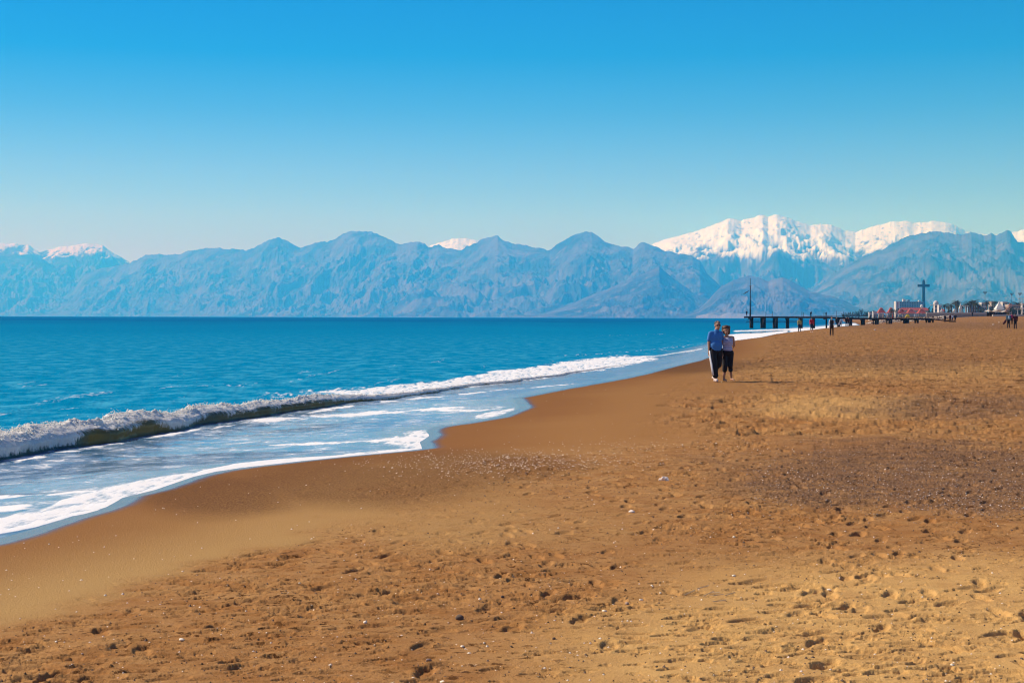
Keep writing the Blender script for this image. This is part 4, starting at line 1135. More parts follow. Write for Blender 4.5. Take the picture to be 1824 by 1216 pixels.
P = make_person
P(1424, 588, 25, 'walker in an olive yellow jacket at the water, seen from behind', top='yellow_top', bottom='navy', face=1, stride=0.06)
P(1446, 590, 27, 'walker in a red shirt with dark cropped trousers near the water', top='red_top', bottom='navy', shoe='shoe', face=1, stride=0.08, build=1.1, swing=0.22, capri=True)
P(1481.5, 597, 34, 'man in a dark vest over white sleeves walking alone towards the camera', top='grey_top', bottom='brown_tr', sleeve_mat='white', face=-1, stride=0.14, voxel=0.02)
r_, d_, x_, z_ = P(1490.5, 582, 19, 'person in grey half hidden behind the man in the dark vest', top='grey_top', bottom='navy', face=-1)
bg = MB(); bg.box(-0.12, 0.12, -0.06, 0.06, 0, 0.3); bg.box(-0.02, 0.02, -0.01, 0.01, 0.3, 0.42)
b = bg.build('shopping_bag', C['white']); b.location = (x_ + 0.30, d_ - 0.15, z_ + 0.42); tag(b, 'small white bag carried by the person in grey near the pier', 'bag')
P(1497.5, 580, 15, 'small person in a white and black striped top before the pier piles', top='striped2', bottom='navy', face=-1)
P(1507.5, 580, 16.5, 'tall dark clothed person, left one of the trio standing before the pier', 'people standing before the pier', top='black', bottom='black', face=-1, stride=0.05)
P(1511, 580, 15.5, 'person in maroon, middle one of the trio standing before the pier', 'people standing before the pier', top='maroon', bottom='brown_tr', face=-1, stride=0.05)
P(1515.5, 580, 14, 'short person in navy, right one of the trio standing before the pier', 'people standing before the pier', top='navy', bottom='black', face=1, stride=0.05, build=1.25)
P(1683.5, 571, 14, 'person in black at the left end of the group by the foot of the ramp', 'group walking by the foot of the pier ramp', top='black', bottom='black', face=1, stride=0.1)
P(1692.5, 571, 14.5, 'person in a maroon jacket in the group by the foot of the ramp', 'group walking by the foot of the pier ramp', top='maroon', bottom='black', face=1, stride=0.08)
P(1696.5, 571, 14, 'person with a white top in the group by the foot of the ramp', 'group walking by the foot of the pier ramp', top='white', bottom='navy', face=1, stride=0.1)
P(1701.5, 571, 14, 'stout person in navy at the right end of the group by the ramp', 'group walking by the foot of the pier ramp', top='navy', bottom='black', face=1, stride=0.12, build=1.25)
r_, d_, x_, z_ = P(1796.5, 580, 26.5, 'person in a teal jacket with a pale backpack at the right edge', 'pair walking away at the right edge', top='teal_top', bottom='black', face=1, stride=0.04, bag='backpack', build=1.15)
ct = MB(); ct.ellip((0, 0, 0), (0.13, 0.10, 0.30), 10, 8, Matrix.Rotation(0.45, 3, 'Y')); ct.ellip((-0.10, 0.02, -0.12), (0.12, 0.09, 0.22), 10, 8, Matrix.Rotation(0.6, 3, 'Y'))
me = remeshed(ct, 'coat', 0.03); me.materials.clear(); me.materials.append(C['maroon'])
c_ = link_mesh('coat', me, None, None, True); c_.location = (x_ - 0.42, d_ - 0.05, z_ + 0.72); tag(c_, 'dark red coat carried over the arm of the person in teal', 'coat')
P(1808.5, 580, 27.5, 'person in a dark maroon jacket walking beside the one in teal', 'pair walking away at the right edge', top='maroon', bottom='black', face=1, stride=0.05, build=1.25)
P(1802.5, 574, 20, 'person in pink seen between the teal and the maroon jackets', top='pink_top', bottom='brown_tr', face=1, stride=0.05)
P(1732, 562, 9.0, 'tiny dark figure standing alone before the low stone wall', top='black', bottom='black', face=-1, voxel=0.035, stride=0.04)

# ------------------------------------------------------------------ the pier
PD = 340.0
def X_(px, d=PD): return (px - 912) / F * d
def make_pier():
    root = empty('pier', (X_(1335), PD, 0)); ox = X_(1335)
    tag(root, 'dark timber pier on piles running from the sand into the sea', 'pier')
    def rel(m, name, mat, smooth=False):
        o = m.build(name, mat, root, smooth); return o
    def dz(px): return float(np.interp(px, [1327, 1470, 1520, 1660, 1690], [2.52, 2.50, 2.28, 2.25, 1.75]))
    # deck boards across the pier, laid one by one
    x0, x1 = X_(1327) - ox, X_(1656) - ox
    n = 130; w = (x1 - x0) / n
    db = MB(); db.box(0.01, w - 0.01, -1.6, 1.6, 0, 0.07)
    dm = db.mesh('deck_board', [C['pier_dark']])
    for i in range(n):
        o = link_mesh('deck_board', dm, None, root); pxm = 1327 + (i + .5) / n * (1656 - 1327)
        o.location = (x0 + i * w, 0, dz(pxm) + random.uniform(0, 0.015))
    for yy in (-1.55, 1.4):
        m = MB()
        for a, b_ in ((1327, 1470), (1470, 1520), (1520, 1656)):
            xa, xb = X_(a) - ox, X_(b_) - ox; za, zb = dz(a) - 0.005, dz(b_) - 0.005
            m.add([(xa, yy, za - .30), (xb, yy, zb - .30), (xb, yy + .15, zb - .30), (xa, yy + .15, za - .30), (xa, yy, za), (xb, yy, zb), (xb, yy + .15, zb), (xa, yy + .15, za)],
                  [(3, 2, 1, 0), (4, 5, 6, 7), (0, 1, 5, 4), (1, 2, 6, 5), (2, 3, 7, 6), (3, 0, 4, 7)])
        rel(m, 'side_beam', C['pier_dark'])
    piles = [(1333.5, 1338.0), (1354, 1362.5), (1376, 1384), (1400, 1404), (1423, 1428), (1446, 1450), (1468.5, 1471.5), (1490, 1494), (1512, 1516), (1534, 1538.5), (1555.5, 1558.5), (1558.7, 1563.2),
             (1580, 1583), (1583.3, 1587), (1606, 1610), (1611.5, 1617), (1630, 1634), (1650, 1654), (1657.5, 1660.5)]
    for a, b_ in piles:
        xa, xb = X_(a), X_(b_); xm = (xa + xb) / 2
        zb = float(base_z(np.array([xm]), np.array([PD]))[0]) - 1.2
        if zb < -0.6: zb = -2.0
        for yy in (-1.25, 1.25):
            if yy > 0 and not (a < 1345 or random.random() < 0.5): continue
            m = MB(); r = (xb - xa) / 2 * (1 if yy < 0 else 0.7)
            off = 0.75 if (yy > 0 and a < 1345) else (0.1 if yy > 0 else 0)
            m.tube([(xm - ox + off, yy, zb), (xm - ox + off, yy, dz((a + b_) / 2) - 0.31)], [r, r], 12)
            rel(m, 'pile', C['pier_dark'], True)
        m = MB(); m.box(xm - ox - 0.15, xm - ox + 0.15, -1.5, 1.5, dz((a + b_) / 2) - 0.55, dz((a + b_) / 2) - 0.31); rel(m, 'crosshead', C['pier_dark'])
    for zz in (1.72, 1.36):
        m = MB(); m.box(X_(1327) - ox, X_(1426) - ox, -1.42, -1.34, zz - .04, zz + .05); rel(m, 'lower_rail', C['pier_pale'])
    # handrail on the landward half, sloping down with the ramp
    hp = [(1440, 2.78), (1520, 2.62), (1600, 2.58), (1657, 2.56), (1672, 2.30), (1690, 1.85), (1698, 1.72)]
    m = MB(); m.tube([(X_(a) - ox, -1.5, z) for a, z in hp], 0.05, 6); rel(m, 'handrail', C['pier_dark'])
    for a in np.arange(1441, 1690, 9.5):
        zt = float(np.interp(a, [h[0] for h in hp], [h[1] for h in hp])); m = MB()
        m.tube([(X_(a) - ox, -1.5, min(dz(a), zt) - .25), (X_(a) - ox, -1.5, zt)], 0.035, 5); rel(m, 'baluster', C['pier_dark'])
    m = MB(); xa, xb = X_(1656.5) - ox, X_(1699) - ox
    m.add([(xa, -1.5, 2.05), (xb, -1.5, 1.45), (xb, 1.5, 1.45), (xa, 1.5, 2.05), (xa, -1.5, 2.22), (xb, -1.5, 1.60), (xb, 1.5, 1.60), (xa, 1.5, 2.22)],
          [(3, 2, 1, 0), (4, 5, 6, 7), (0, 1, 5, 4), (1, 2, 6, 5), (2, 3, 7, 6), (3, 0, 4, 7)]); rel(m, 'ramp', C['pier_dark'])
    for a, yt in ((1366, 555), (1377.5, 554.5), (1430.5, 555), (1433, 556.5), (1448, 554), (1470, 555), (1492, 553.5), (1505, 555), (1513, 556)):
        z1 = EYE + (hz(a) - yt) / F * PD; m = MB(); m.tube([(X_(a) - ox, 1.4, dz(a)), (X_(a) - ox, 1.4, z1)], 0.045, 6); rel(m, 'rail_post', C['pier_dark'])
    # mast at the seaward end
    mr = empty('mast', (X_(1337), PD + 0.6, dz(1337) + 0.07)); tag(mr, 'tall thin mast standing at the seaward end of the pier', 'mast')
    m = MB(); m.tube([(0, 0, 0), (0, 0, 4.2), (0, 0, 8.3)], [0.16, 0.10, 0.045], 8); m.build('pole', C['pier_dark'], mr)
    m = MB(); m.tube([(-0.25, 0, 6.5), (0.28, 0, 6.55)], 0.04, 6); m.build('crossbar', C['pier_dark'], mr)
    m = MB(); m.tube([(0.1, 0, 6.5), (0.22, 0, 3.2), (0.16, 0, 0.2)], 0.02, 5); m.build('stay_wire', C['pier_dark'], mr)
make_pier()
dzl = 2.6
P(1330, 563, 10.5, 'small figure standing at the seaward end of the pier beside the mast', top='navy', bottom='black', face=-1, d=PD, z=2.60, height=1.25, voxel=0.03, stride=0.04)
P(1443.5, 564, 9, 'figure leaning forward on the pier deck above the walker in red', top='black', bottom='navy', face=-1, d=PD, z=2.57, height=1.15, voxel=0.03, lean=0.12, stride=0.05)
P(1471.5, 566, 9, 'figure in blue grey on the pier deck over the single pale pile', top='teal_top', bottom='navy', face=-1, d=PD, z=2.55, height=1.1, voxel=0.03, stride=0.04)
# bird beside the mast
m = MB()
bx_, by_, bz_ = at(1329, 330, 520.5)
for k in (-1, 1):
    m.tube([(0, 0, 0), (k * 0.24, -0.02, 0.16 * k - 0.05), (k * 0.66, 0.03, 0.40 * k + 0.05)], [0.11, 0.10, 0.03], 6)
m.ellip((0, 0, 0), (0.12, 0.26, 0.11), 8, 6); m.ellip((0, -0.28, 0.02), (0.06, 0.08, 0.06), 8, 6)
bd = m.build('bird', C['seagull'], None, True); bd.location = (bx_, by_, bz_); tag(bd, 'dark bird gliding with curved wings left of the mast', 'bird')
# ------------------------------------------------------------------ the far shore: buildings, tents, palms
def gz(px, d):
    return float(base_z(np.array([X_(px, d)]), np.array([d]))[0])
def zt(px, py, d):
    return EYE + (hz(px) - py) / F * d

def building(pxa, pxb, py_top, d, label, mat='wall', rows=0, cols=0, depth=10, name='building', group=None, win='window', sill=False, parapet=0.5, cat='building'):
    xa, xb = X_(pxa, d), X_(pxb, d); xm = (xa + xb) / 2; zb = gz((pxa + pxb) / 2, d) - 0.4; H = zt((pxa + pxb) / 2, py_top, d) - zb
    root = empty(name, (xm, d, zb)); tag(root, label, cat, group)
    w = (xb - xa) / 2
    m = MB(); m.box(-w, w, 0, depth, 0, H); m.build('wall', C[mat], root)
    m = MB(); t = 0.25
    m.box(-w - .1, w + .1, -0.12, depth + .1, H + 0.003, H + parapet); m.build('roof', C[mat], root)
    if rows:
        cw = 2 * w / cols; ch = (H - 1.2) / rows
        wm = MB(); wm.box(-cw * .30, cw * .30, -0.03, 0.05, -ch * .30, ch * .30); wme = wm.mesh('window', [C[win]])
        fm = MB(); a, b, e, g = cw * .30, ch * .30, 0.07, 0.08
        fm.box(-a - e, -a, -g, 0.02, -b - e, b + e); fm.box(a, a + e, -g, 0.02, -b - e, b + e); fm.box(-a, a, -g, 0.02, b, b + e); fm.box(-a, a, -g, 0.02, -b - e, -b)
        fme = fm.mesh('frame', [C[mat]])
        for i in range(rows):
            for j in range(cols):
                o = link_mesh('window', wme, None, root); o.location = (-w + (j + .5) * cw, 0, 0.9 + (i + .5) * ch)
                if d < 900:
                    f = link_mesh('frame', fme, None, o)
    return root, w, H

# hotel block with a white end tower
D = 3000.0
r, w, H = building(1602.5, 1645, 537.5, D, 'long blue grey hotel block with a pale end tower beside the cross tower', 'facade', 7, 14, 14, 'hotel', cat='hotel')
m = MB(); m.box(-w - 7.5, -w + 0.2, -1, 15, 0, zt(1600, 536, D) - gz(1620, D)); m.build('end_tower', C['wall'], r)
m = MB(); m.box(-w - 4.6, -w - 3.2, -1.3, -1.0, 2, zt(1600, 538, D) - gz(1620, D)); m.build('stair_window_strip', C['terracotta'], r)
for pa, pb, pt, mt in ((1609, 1613.5, 532.5, 'wall'), (1617, 1621, 533.5, 'facade'), (1637, 1641, 534.5, 'wall')):
    m = MB(); c0 = X_(1623.75, D); m.box(X_(pa, D) - c0, X_(pb, D) - c0, 2, 9, H + 0.5, zt(pa, pt, D) - gz(1620, D) + 0.4); m.build('roof_block', C[mt], r)
# white ball shaped dome in front of it
D = 1600.0
r = empty('white_dome', (X_(1641.5, D), D, gz(1641, D))); tag(r, 'white ball shaped dome before the right end of the hotel', 'dome')
m = MB(); m.ellip((0, 0, zt(1641.5, 545.3, D) - gz(1641, D)), (1.5, 1.5, 1.7), 16, 12); m.build('ball', C['tent'], r, True)
m = MB(); m.tube([(0, 0, 0), (0, 0, zt(1641.5, 547, D) - gz(1641, D))], 0.6, 8); m.build('stem', C['wall'], r)
# cross shaped tower
D = 3400.0
r = empty('cross_tower', (X_(1645, D), D, gz(1645, D))); tag(r, 'huge teal cross shaped tower rising above the hotel', 'tower')
zb = gz(1645, D); wv = 2.4 / F * D
m = MB(); m.add([(-wv * 1.15, -3, 0), (wv * 1.15, -3, 0), (wv * 1.15, 3, 0), (-wv * 1.15, 3, 0), (-wv * .85, -2.5, zt(1645, 500, D) - zb), (wv * .85, -2.5, zt(1645, 500, D) - zb), (wv * .85, 2.5, zt(1645, 500, D) - zb), (-wv * .85, 2.5, zt(1645, 500, D) - zb)],
             [(3, 2, 1, 0), (4, 5, 6, 7), (0, 1, 5, 4), (1, 2, 6, 5), (2, 3, 7, 6), (3, 0, 4, 7)]); m.build('shaft', C['cross'], r)
hw = 10.5 / F * D
for k in (-1, 1):
    m = MB(); a, b = sorted((k * wv * 0.9, k * hw)); m.box(a, b, -2.2, 2.2, zt(1645, 511, D) - zb, zt(1645, 506.5, D) - zb); m.build('arm', C['cross'], r)
m = MB(); m.box(-wv * .6, wv * .6, -1.6, 1.6, zt(1645, 500, D) - zb, zt(1645, 498.8, D) - zb + 0.5); m.build('cap', C['cross'], r)

# pavilions with orange red roofs
D = 1400.0
def pavilion(px, wpx, ytop, ybase, label):
    r = empty('beach_pavilion', (X_(px, D), D, gz(px, D))); zb = gz(px, D); tag(r, label, 'pavilion', 'beach pavilions with orange red roofs')
    w = wpx / 2 / F * D; zr = zt(px, ybase, D) - zb; zp = zt(px, ytop, D) - zb
    m = MB(); q = w * 0.30
    n = 7
    for i in range(n):                                   # roof of overlapping courses
        f0, f1 = i / n, (i + 1) / n
        a = w + (q - w) * f0; b = w + (q - w) * f1; z0 = zr + (zp - zr) * (f0 ** 1.15); z1 = zr + (zp - zr) * (f1 ** 1.15)
        c = MB(); a2 = a + 0.10
        c.add([(-a2, -a2, z0), (a2, -a2, z0), (a2, a2, z0), (-a2, a2, z0), (-b, -b, z1), (b, -b, z1), (b, b, z1), (-b, b, z1)], [(0, 1, 5, 4), (1, 2, 6, 5), (2, 3, 7, 6), (3, 0, 4, 7), (3, 2, 1, 0)])
        c.build('roof_course', C['terracotta'], r)
    m = MB(); m.box(-q, q, -q, q, zp - 0.05, zp + 0.45); m.build('lantern', C['wall'], r)
    m = MB(); m.add([(-q - .3, -q - .3, zp + .45), (q + .3, -q - .3, zp + .45), (q + .3, q + .3, zp + .45), (-q - .3, q + .3, zp + .45), (0, 0, zp + 1.15)], [(0, 1, 4), (1, 2, 4), (2, 3, 4), (3, 0, 4), (3, 2, 1, 0)]); m.build('cap_roof', C['terracotta'], r)
    for sx in (-1, 1):
        for sy in (-1, 1):
            m = MB(); m.tube([(sx * w * .85, sy * w * .85, 0), (sx * w * .85, sy * w * .85, zr + .1)], 0.22, 6); m.build('post', C['wall'], r)
    m = MB(); m.box(-w * .6, w * .6, -w * .5, w * .5, 0, zr * .9); m.build('counter', C['wall2'], r)
pavilion(1569.5, 15, 549.5, 557.5, 'first orange red pavilion roof from the left, nearest the far trees')
pavilion(1587, 15, 549.5, 558, 'second orange red pavilion roof from the left')
pavilion(1605, 15, 551, 558.5, 'orange red pavilion roof standing before the pale hotel tower')
pavilion(1622, 16, 551, 558, 'orange red pavilion roof below the middle of the hotel block')
pavilion(1641, 16, 551, 558, 'orange red pavilion roof at the foot of the cross tower')
D = 1700.0
def long_roof(pa, pb, yt, yb, label):
    xa, xb = X_(pa, D), X_(pb, D); zb = gz(pa, D); r = empty('tiled_hall', ((xa + xb) / 2, D, zb)); tag(r, label, 'building'); w = (xb - xa) / 2
    z0, z1 = zt(pa, yb, D) - zb, zt(pa, yt, D) - zb
    m = MB(); m.box(-w, w, -3, 3, 0, z0); m.build('wall', C['wall2'], r)
    m = MB(); m.add([(-w - .5, -3.6, z0), (w + .5, -3.6, z0), (w + .5, 3.6, z0), (-w - .5, 3.6, z0), (-w + 1.5, 0, z1), (w - 1.5, 0, z1)], [(0, 1, 5, 4), (2, 3, 4, 5), (1, 2, 5), (3, 0, 4), (3, 2, 1, 0)]); m.build('roof', C['terracotta'], r)
long_roof(1603, 1654, 548, 552.5, 'long hall with a red roof behind the pavilions')
long_roof(1664, 1682, 549.5, 554.5, 'low hall with a dull red roof right of the dark conifers')

# pale buildings between the palms
building(1665, 1672, 541, 1500, 'pale cream domed building behind the dark conifers', 'wall', 3, 3, 6, group='pale buildings behind the palms')
rr = bpy.data.objects[-1] if False else None
m = MB(); m.ellip((0, 0, 0), (2.6, 2.6, 3.0), 14, 10); o = m.build('dome', C['wall'], [x for x in COL.objects if x.name.startswith('building')][0], True); o.location = (0, 3, zt(1668, 541, 1500) - gz(1668, 1500) + 0.5)
building(1672.5, 1677, 544, 1450, 'narrow pale building just right of the cream domed one', 'wall', 2, 2, 6, group='pale buildings behind the palms')
building(1748.5, 1757, 539.5, 1250, 'pale building behind the lone palm near the middle of the row', 'wall', 4, 3, 8, group='pale buildings behind the palms')
building(1766, 1770, 537.5, 1250, 'narrow cream building left of the pointed white tent', 'wall2', 4, 1, 8, group='pale buildings behind the palms')
building(1786, 1794.5, 538.5, 1250, 'white flat roofed building right of the pointed white tent', 'wall', 4, 3, 8, group='pale buildings behind the palms')
building(1821.5, 1834, 541, 1250, 'white building cut by the right edge of the picture', 'wall', 3, 3, 8, group='pale buildings behind the palms')
building(1798, 1818, 543.5, 900, 'olive grey building behind the pink boom', 'stonewall', 3, 6, 8, group='pale buildings behind the palms')
building(1724, 1747, 546, 1250, 'shaded grey building behind the dense group of palms', 'facade', 3, 7, 8, group='pale buildings behind the palms')
building(1548.5, 1552.5, 557.5, 800, 'small white kiosk among the clutter beyond the pier', 'wall', 1, 1, 2, 'kiosk', 'white kiosks beyond the pier', cat='kiosk')
building(1555.5, 1562, 556, 790, 'white kiosk left of the first orange red pavilion', 'wall', 1, 2, 2, 'kiosk', 'white kiosks beyond the pier', cat='kiosk')
building(1595, 1598, 557.5, 760, 'narrow white kiosk between two orange red pavilions', 'wall', 1, 1, 2, 'kiosk', 'white kiosks beyond the pier', cat='kiosk')

# pointed white tents
def tent(px, wpx, ytop, ybase, d, label):
    zb = gz(px, d); r = empty('pointed_tent', (X_(px, d), d, zb)); tag(r, label, 'tent', 'pointed white tents')
    w = wpx / 2 / F * d; z0 = zt(px, ybase, d) - zb; z1 = zt(px, ytop, d) - zb
    n = 4; k = 10; vs = []; fs = []
    for i in range(k + 1):
        f = i / k; a = w * (1 - f) ** 1.6 + 0.03; z = z0 + (z1 - z0) * (f ** 0.82)
        for sx, sy in ((-1, -1), (1, -1), (1, 1), (-1, 1)): vs.append((sx * a, sy * a, z))
    for i in range(k):
        for j in range(4): fs.append((i * 4 + j, i * 4 + (j + 1) % 4, (i + 1) * 4 + (j + 1) % 4, (i + 1) * 4 + j))
    m = MB(); m.add(vs, fs); m.build('canopy', C['tent'], r, False)
    for sx in (-1, 1):
        for sy in (-1, 1):
            m = MB(); m.tube([(sx * w * .98, sy * w * .98, 0), (sx * w * .98, sy * w * .98, z0 + .05)], 0.07, 6); m.build('pole', C['wall'], r)
    m = MB(); m.box(-w * .96, w * .96, w * .93, w * .96, 0, z0); m.build('back_sheet', C['tent'], r)
tent(1779.6, 15, 535, 551, 640, 'tall pointed white tent, the largest, left of the pink boom')
tent(1711, 5, 539.5, 549.5, 760, 'slim pointed white tent between two groups of palms')
tent(1699.6, 4.2, 548.5, 553.5, 720, 'small pointed white tent behind the group by the ramp')
tent(1677.5, 3.5, 549, 554, 720, 'small pointed white tent right of the dull red roof')

# low stone wall along the promenade, and the pale kerb wall right of it
def wall_run(pa, pb, yt, yb, d, label, mat, course=1.2, h2=0.25):
    xa, xb = X_(pa, d), X_(pb, d); z0 = gz((pa + pb) / 2, d) - 0.5; z1 = zt((pa + pb) / 2, yt, d)
    r = empty('low_wall', (xa, d, z0)); tag(r, label, 'wall')
    n = max(1, int((xb - xa) / course)); wd = (xb - xa) / n
    m = MB(); m.box(0.01, wd - 0.01, 0, 0.5, 0, z1 - z0 - h2); bm_ = m.mesh('wall_panel', [C[mat]])
    m = MB(); m.box(0.006, wd - 0.006, -0.12, 0.62, z1 - z0 - h2 + 0.003, z1 - z0); cm_ = m.mesh('coping_slab', [C['coping']])
    for i in range(n):
        for mm in (bm_, cm_):
            o = link_mesh(mm.name.split('.')[0], mm, None, r); o.location = (i * wd, 0, 0)
wall_run(1650, 1757, 556.6, 562, 540, 'long low stone wall with a pale coping along the top of the beach', 'stonewall', 1.4, 0.42)
wall_run(1768, 1850, 560.3, 563, 500, 'pale low kerb wall under the brown shade canopies', 'coping', 2.0, 0.2)

# sagging shade canopies
def canopy(px, wpx, ytop, yb, d, label, mat):
    zb = gz(px, d); r = empty('shade_canopy', (X_(px, d), d, zb)); tag(r, label, 'canopy', 'sagging shade canopies'); w = wpx / 2 / F * d
    z0, z1 = zt(px, yb, d) - zb, zt(px, ytop, d) - zb
    nx_, vs, fs = 12, [], []
    for j in range(5):
        for i in range(nx_ + 1):
            u = i / nx_ * 2 - 1; v = j / 4 * 2 - 1
            vs.append((u * w, v * 1.8, z0 + (z1 - z0) * max(0, 1 - abs(u + 0.25) ** 0.9) * (1 - 0.4 * v * v)))
    for j in range(4):
        for i in range(nx_): fs.append((j * (nx_ + 1) + i, j * (nx_ + 1) + i + 1, (j + 1) * (nx_ + 1) + i + 1, (j + 1) * (nx_ + 1) + i))
    b = len(vs); m = MB(); m.add(vs + [(x, y, z - 0.06) for x, y, z in vs], fs + [tuple(b + q for q in reversed(f)) for f in fs]); m.build('canvas', C[mat], r)
    for i in range(4):
        xx = -w + 2 * w * (i + .1) / 3.2
        m = MB(); m.tube([(xx, -1.6, 0), (xx, -1.6, z0)], 0.06, 5); m.build('pole', C['trunk'], r)
canopy(1763, 18, 551.5, 555.5, 560, 'whitish sagging shade canopy at the left below the big tent', 'canvas')
canopy(1777, 20, 551, 555, 575, 'pale sagging shade canopy directly below the big tent', 'canvas')
canopy(1790, 14, 553, 556, 565, 'pale sagging shade canopy at the foot of the pink boom', 'canvas')
for pa, pb, lab in ((1758, 1772, 'dark open beach hut below the left shade canopy'), (1775, 1793, 'dark open beach hut below the big pointed tent')):
    building(pa, pb, 556.8, 590, lab, 'pier_dark', 0, 0, 4, 'beach_hut', 'dark beach huts', cat='hut', parapet=0.15)
# three striped booms
D = 600.0
r = empty('leaning_boom', (X_(1791, D), D, gz(1791, D))); tag(r, 'faded pink boom of three spars leaning to the right beside the big tent', 'boom')
for a, b, y0, y1 in ((1789, 1799.5, 556, 540), (1791.5, 1802, 556, 541), (1794, 1804, 556, 543)):
    m = MB(); c0 = X_(1791, D); z0 = gz(1791, D)
    m.tube([(X_(a, D) - c0, 0, max(0, zt(a, y0, D) - z0)), (X_(b, D) - c0, 0.5, zt(b, y1, D) - z0)], 0.11, 6); m.build('spar', C['pinkpole'], r)
for i in range(6):
    f = i / 6; m = MB(); z0 = gz(1791, D)
    pa = 1789 + 10.5 * f; pb = 1794 + 10 * f; y = 556 - 15.5 * f
    m.tube([(X_(pa, D) - c0, 0.1, zt(pa, y, D) - z0), (X_(pb, D) - c0, 0.3, zt(pb, y - 1.0, D) - z0)], 0.07, 5); m.build('rung', C['pinkpole'], r)

# floodlight masts
D = 1500.0
def flood(px, yt, label):
    zb = gz(px, D); r = empty('floodlight_mast', (X_(px, D), D, zb)); tag(r, label, 'floodlight', 'tall floodlight masts'); zt_ = zt(px, yt, D) - zb
    m = MB(); m.tube([(0, 0, 0), (0, 0, zt_ - 1.4)], [0.30, 0.16], 8); m.build('pole', C['steel'], r)
    m = MB()
    for k in range(3):
        hw_ = (1.9, 1.65, 0.9)[k]; m.box(-hw_, hw_, -0.1, 0.1, zt_ - 0.25 - k * 0.75, zt_ - 0.10 - k * 0.75)
    m.box(-0.1, 0.1, -0.12, 0.12, zt_ - 2.1, zt_); m.build('head_frame', C['steel'], r)
    lm = MB(); lm.tube([(0, 0.15, 0), (0, -0.25, -0.06)], [0.22, 0.36], 8); lme = lm.mesh('lamp', [C['steel']])
    for k, cnt in ((0, 5), (1, 4), (2, 2)):
        for i in range(cnt):
            o = link_mesh('lamp', lme, None, r); o.location = ((i - (cnt - 1) / 2) * 0.82, -0.1, zt_ - 0.25 - k * 0.75)
flood(1754.5, 519.5, 'floodlight mast standing alone above the middle palms')
flood(1802, 522, 'floodlight mast, left one of the two at the right edge')
flood(1816.5, 521.5, 'floodlight mast, right one of the two at the right edge')

def lamp_post(px, yt, d, label):
    zb = gz(px, d); r = empty('street_lamp', (X_(px, d), d, zb)); tag(r, label, 'street lamp', 'white street lamps'); h = zt(px, yt, d) - zb
    m = MB(); m.tube([(0, 0, 0), (0, 0, h)], [0.14, 0.08], 8); m.build('pole', C['wall'], r)
    m = MB(); m.tube([(-0.9, 0, h - .05), (0, 0, h + .05), (0.9, 0, h - .05)], 0.06, 6); m.build('arm', C['wall'], r)
    for k in (-1, 1):
        m = MB(); m.ellip((k * 0.95, 0, h - .05), (0.42, 0.2, 0.13), 8, 6); m.build('lamp_head', C['wall'], r, True)
lamp_post(1820.5, 531.5, 520, 'tall white street lamp with a double arm at the right edge')
lamp_post(1813, 549, 520, 'short white street lamp left of the tall one at the right edge')
lamp_post(1719.5, 544.5, 620, 'small white street lamp in front of the palms')
lamp_post(1662.8, 543, 560, 'pale street lamp before the dark conifers')

# palms
def palm_meshes(seed, h, crown, nf):
    rr = random.Random(seed); t = MB()
    bend = rr.uniform(-0.4, 0.4)
    pts = [(bend * (i / 6) ** 2, 0, h * i / 6) for i in range(7)]
    t.tube(pts, [0.32, 0.25, 0.23, 0.22, 0.22, 0.23, 0.30], 8)
    f = MB(); cx = bend
    for i in range(nf):
        a = rr.uniform(0, 2 * math.pi); up = rr.uniform(-0.5, 1.15); L_ = crown * rr.uniform(0.8, 1.1)
        prev = Vector((cx, 0, h)); dirv = Vector((math.cos(a) * math.cos(up), math.sin(a) * math.cos(up), math.sin(up)))
        pts2 = [prev]
        for k in range(6):
            dirv = (dirv + Vector((0, 0, -0.24))).normalized(); pts2.append(pts2[-1] + dirv * L_ / 6)
        for k in range(6):
            p0, p1 = pts2[k], pts2[k + 1]; side = (p1 - p0).cross(Vector((0, 0, 1)))
            if side.length < 1e-4: continue
            side.normalize(); wl_ = L_ * 0.20 * math.sin(math.pi * (0.12 + 0.8 * (k + .5) / 6))
            for sg in (-1, 1):
                for q in range(3):
                    b0 = p0.lerp(p1, q / 3); b1 = p0.lerp(p1, (q + 0.7) / 3)
                    tip = b1 + side * sg * wl_ + Vector((0, 0, -wl_ * 0.55)) + (p1 - p0) * 0.3
                    f.add([b0, b1, tip], [(0, 1, 2)])
    return t.mesh('trunk', [C['trunk']], True), f.mesh('crown', [C['frond']])
PV = [palm_meshes(3, 8.2, 2.6, 30), palm_meshes(8, 8.0, 2.3, 34), palm_meshes(15, 7.6, 2.9, 26)]
palms = [(1683, 540.5, 1.0, 'first palm from the left in the row, low and left of the next'), (1689.5, 543, 0.9, 'second palm from the left in the row, shorter than its neighbours'), (1695.5, 537.5, 1.0, 'third palm from the left, slim with a raised crown'), (1703, 537, 1.1, 'bushy palm just left of the tallest of the left group'),
         (1705.5, 531.5, 1.25, 'tallest palm of the left group, left of the slim white tent'), (1715.5, 541, 0.9, 'small palm just right of the slim white tent'), (1721, 538.5, 0.95, 'small palm left of the dense middle group'), (1725.5, 535, 1.1, 'left palm of the dense middle group'),
         (1729, 532.5, 1.25, 'tallest palm of the dense middle group'), (1733.5, 532.5, 1.2, 'palm right beside the tallest of the dense middle group'), (1737, 535.5, 1.05, 'right palm of the dense middle group'), (1742.5, 538.5, 0.95, 'palm at the right end of the middle group'),
         (1757.8, 534, 1.15, 'lone palm before the pale building under the single floodlight'), (1771.5, 533, 1.15, 'palm just left of the big pointed tent'), (1798.5, 535.5, 1.0, 'palm behind the top of the pink boom'), (1812.5, 536.5, 1.15, 'palm between the two floodlight masts at the right edge'), (1708.5, 540, 0.85, 'low palm leaning over the slim white tent')]
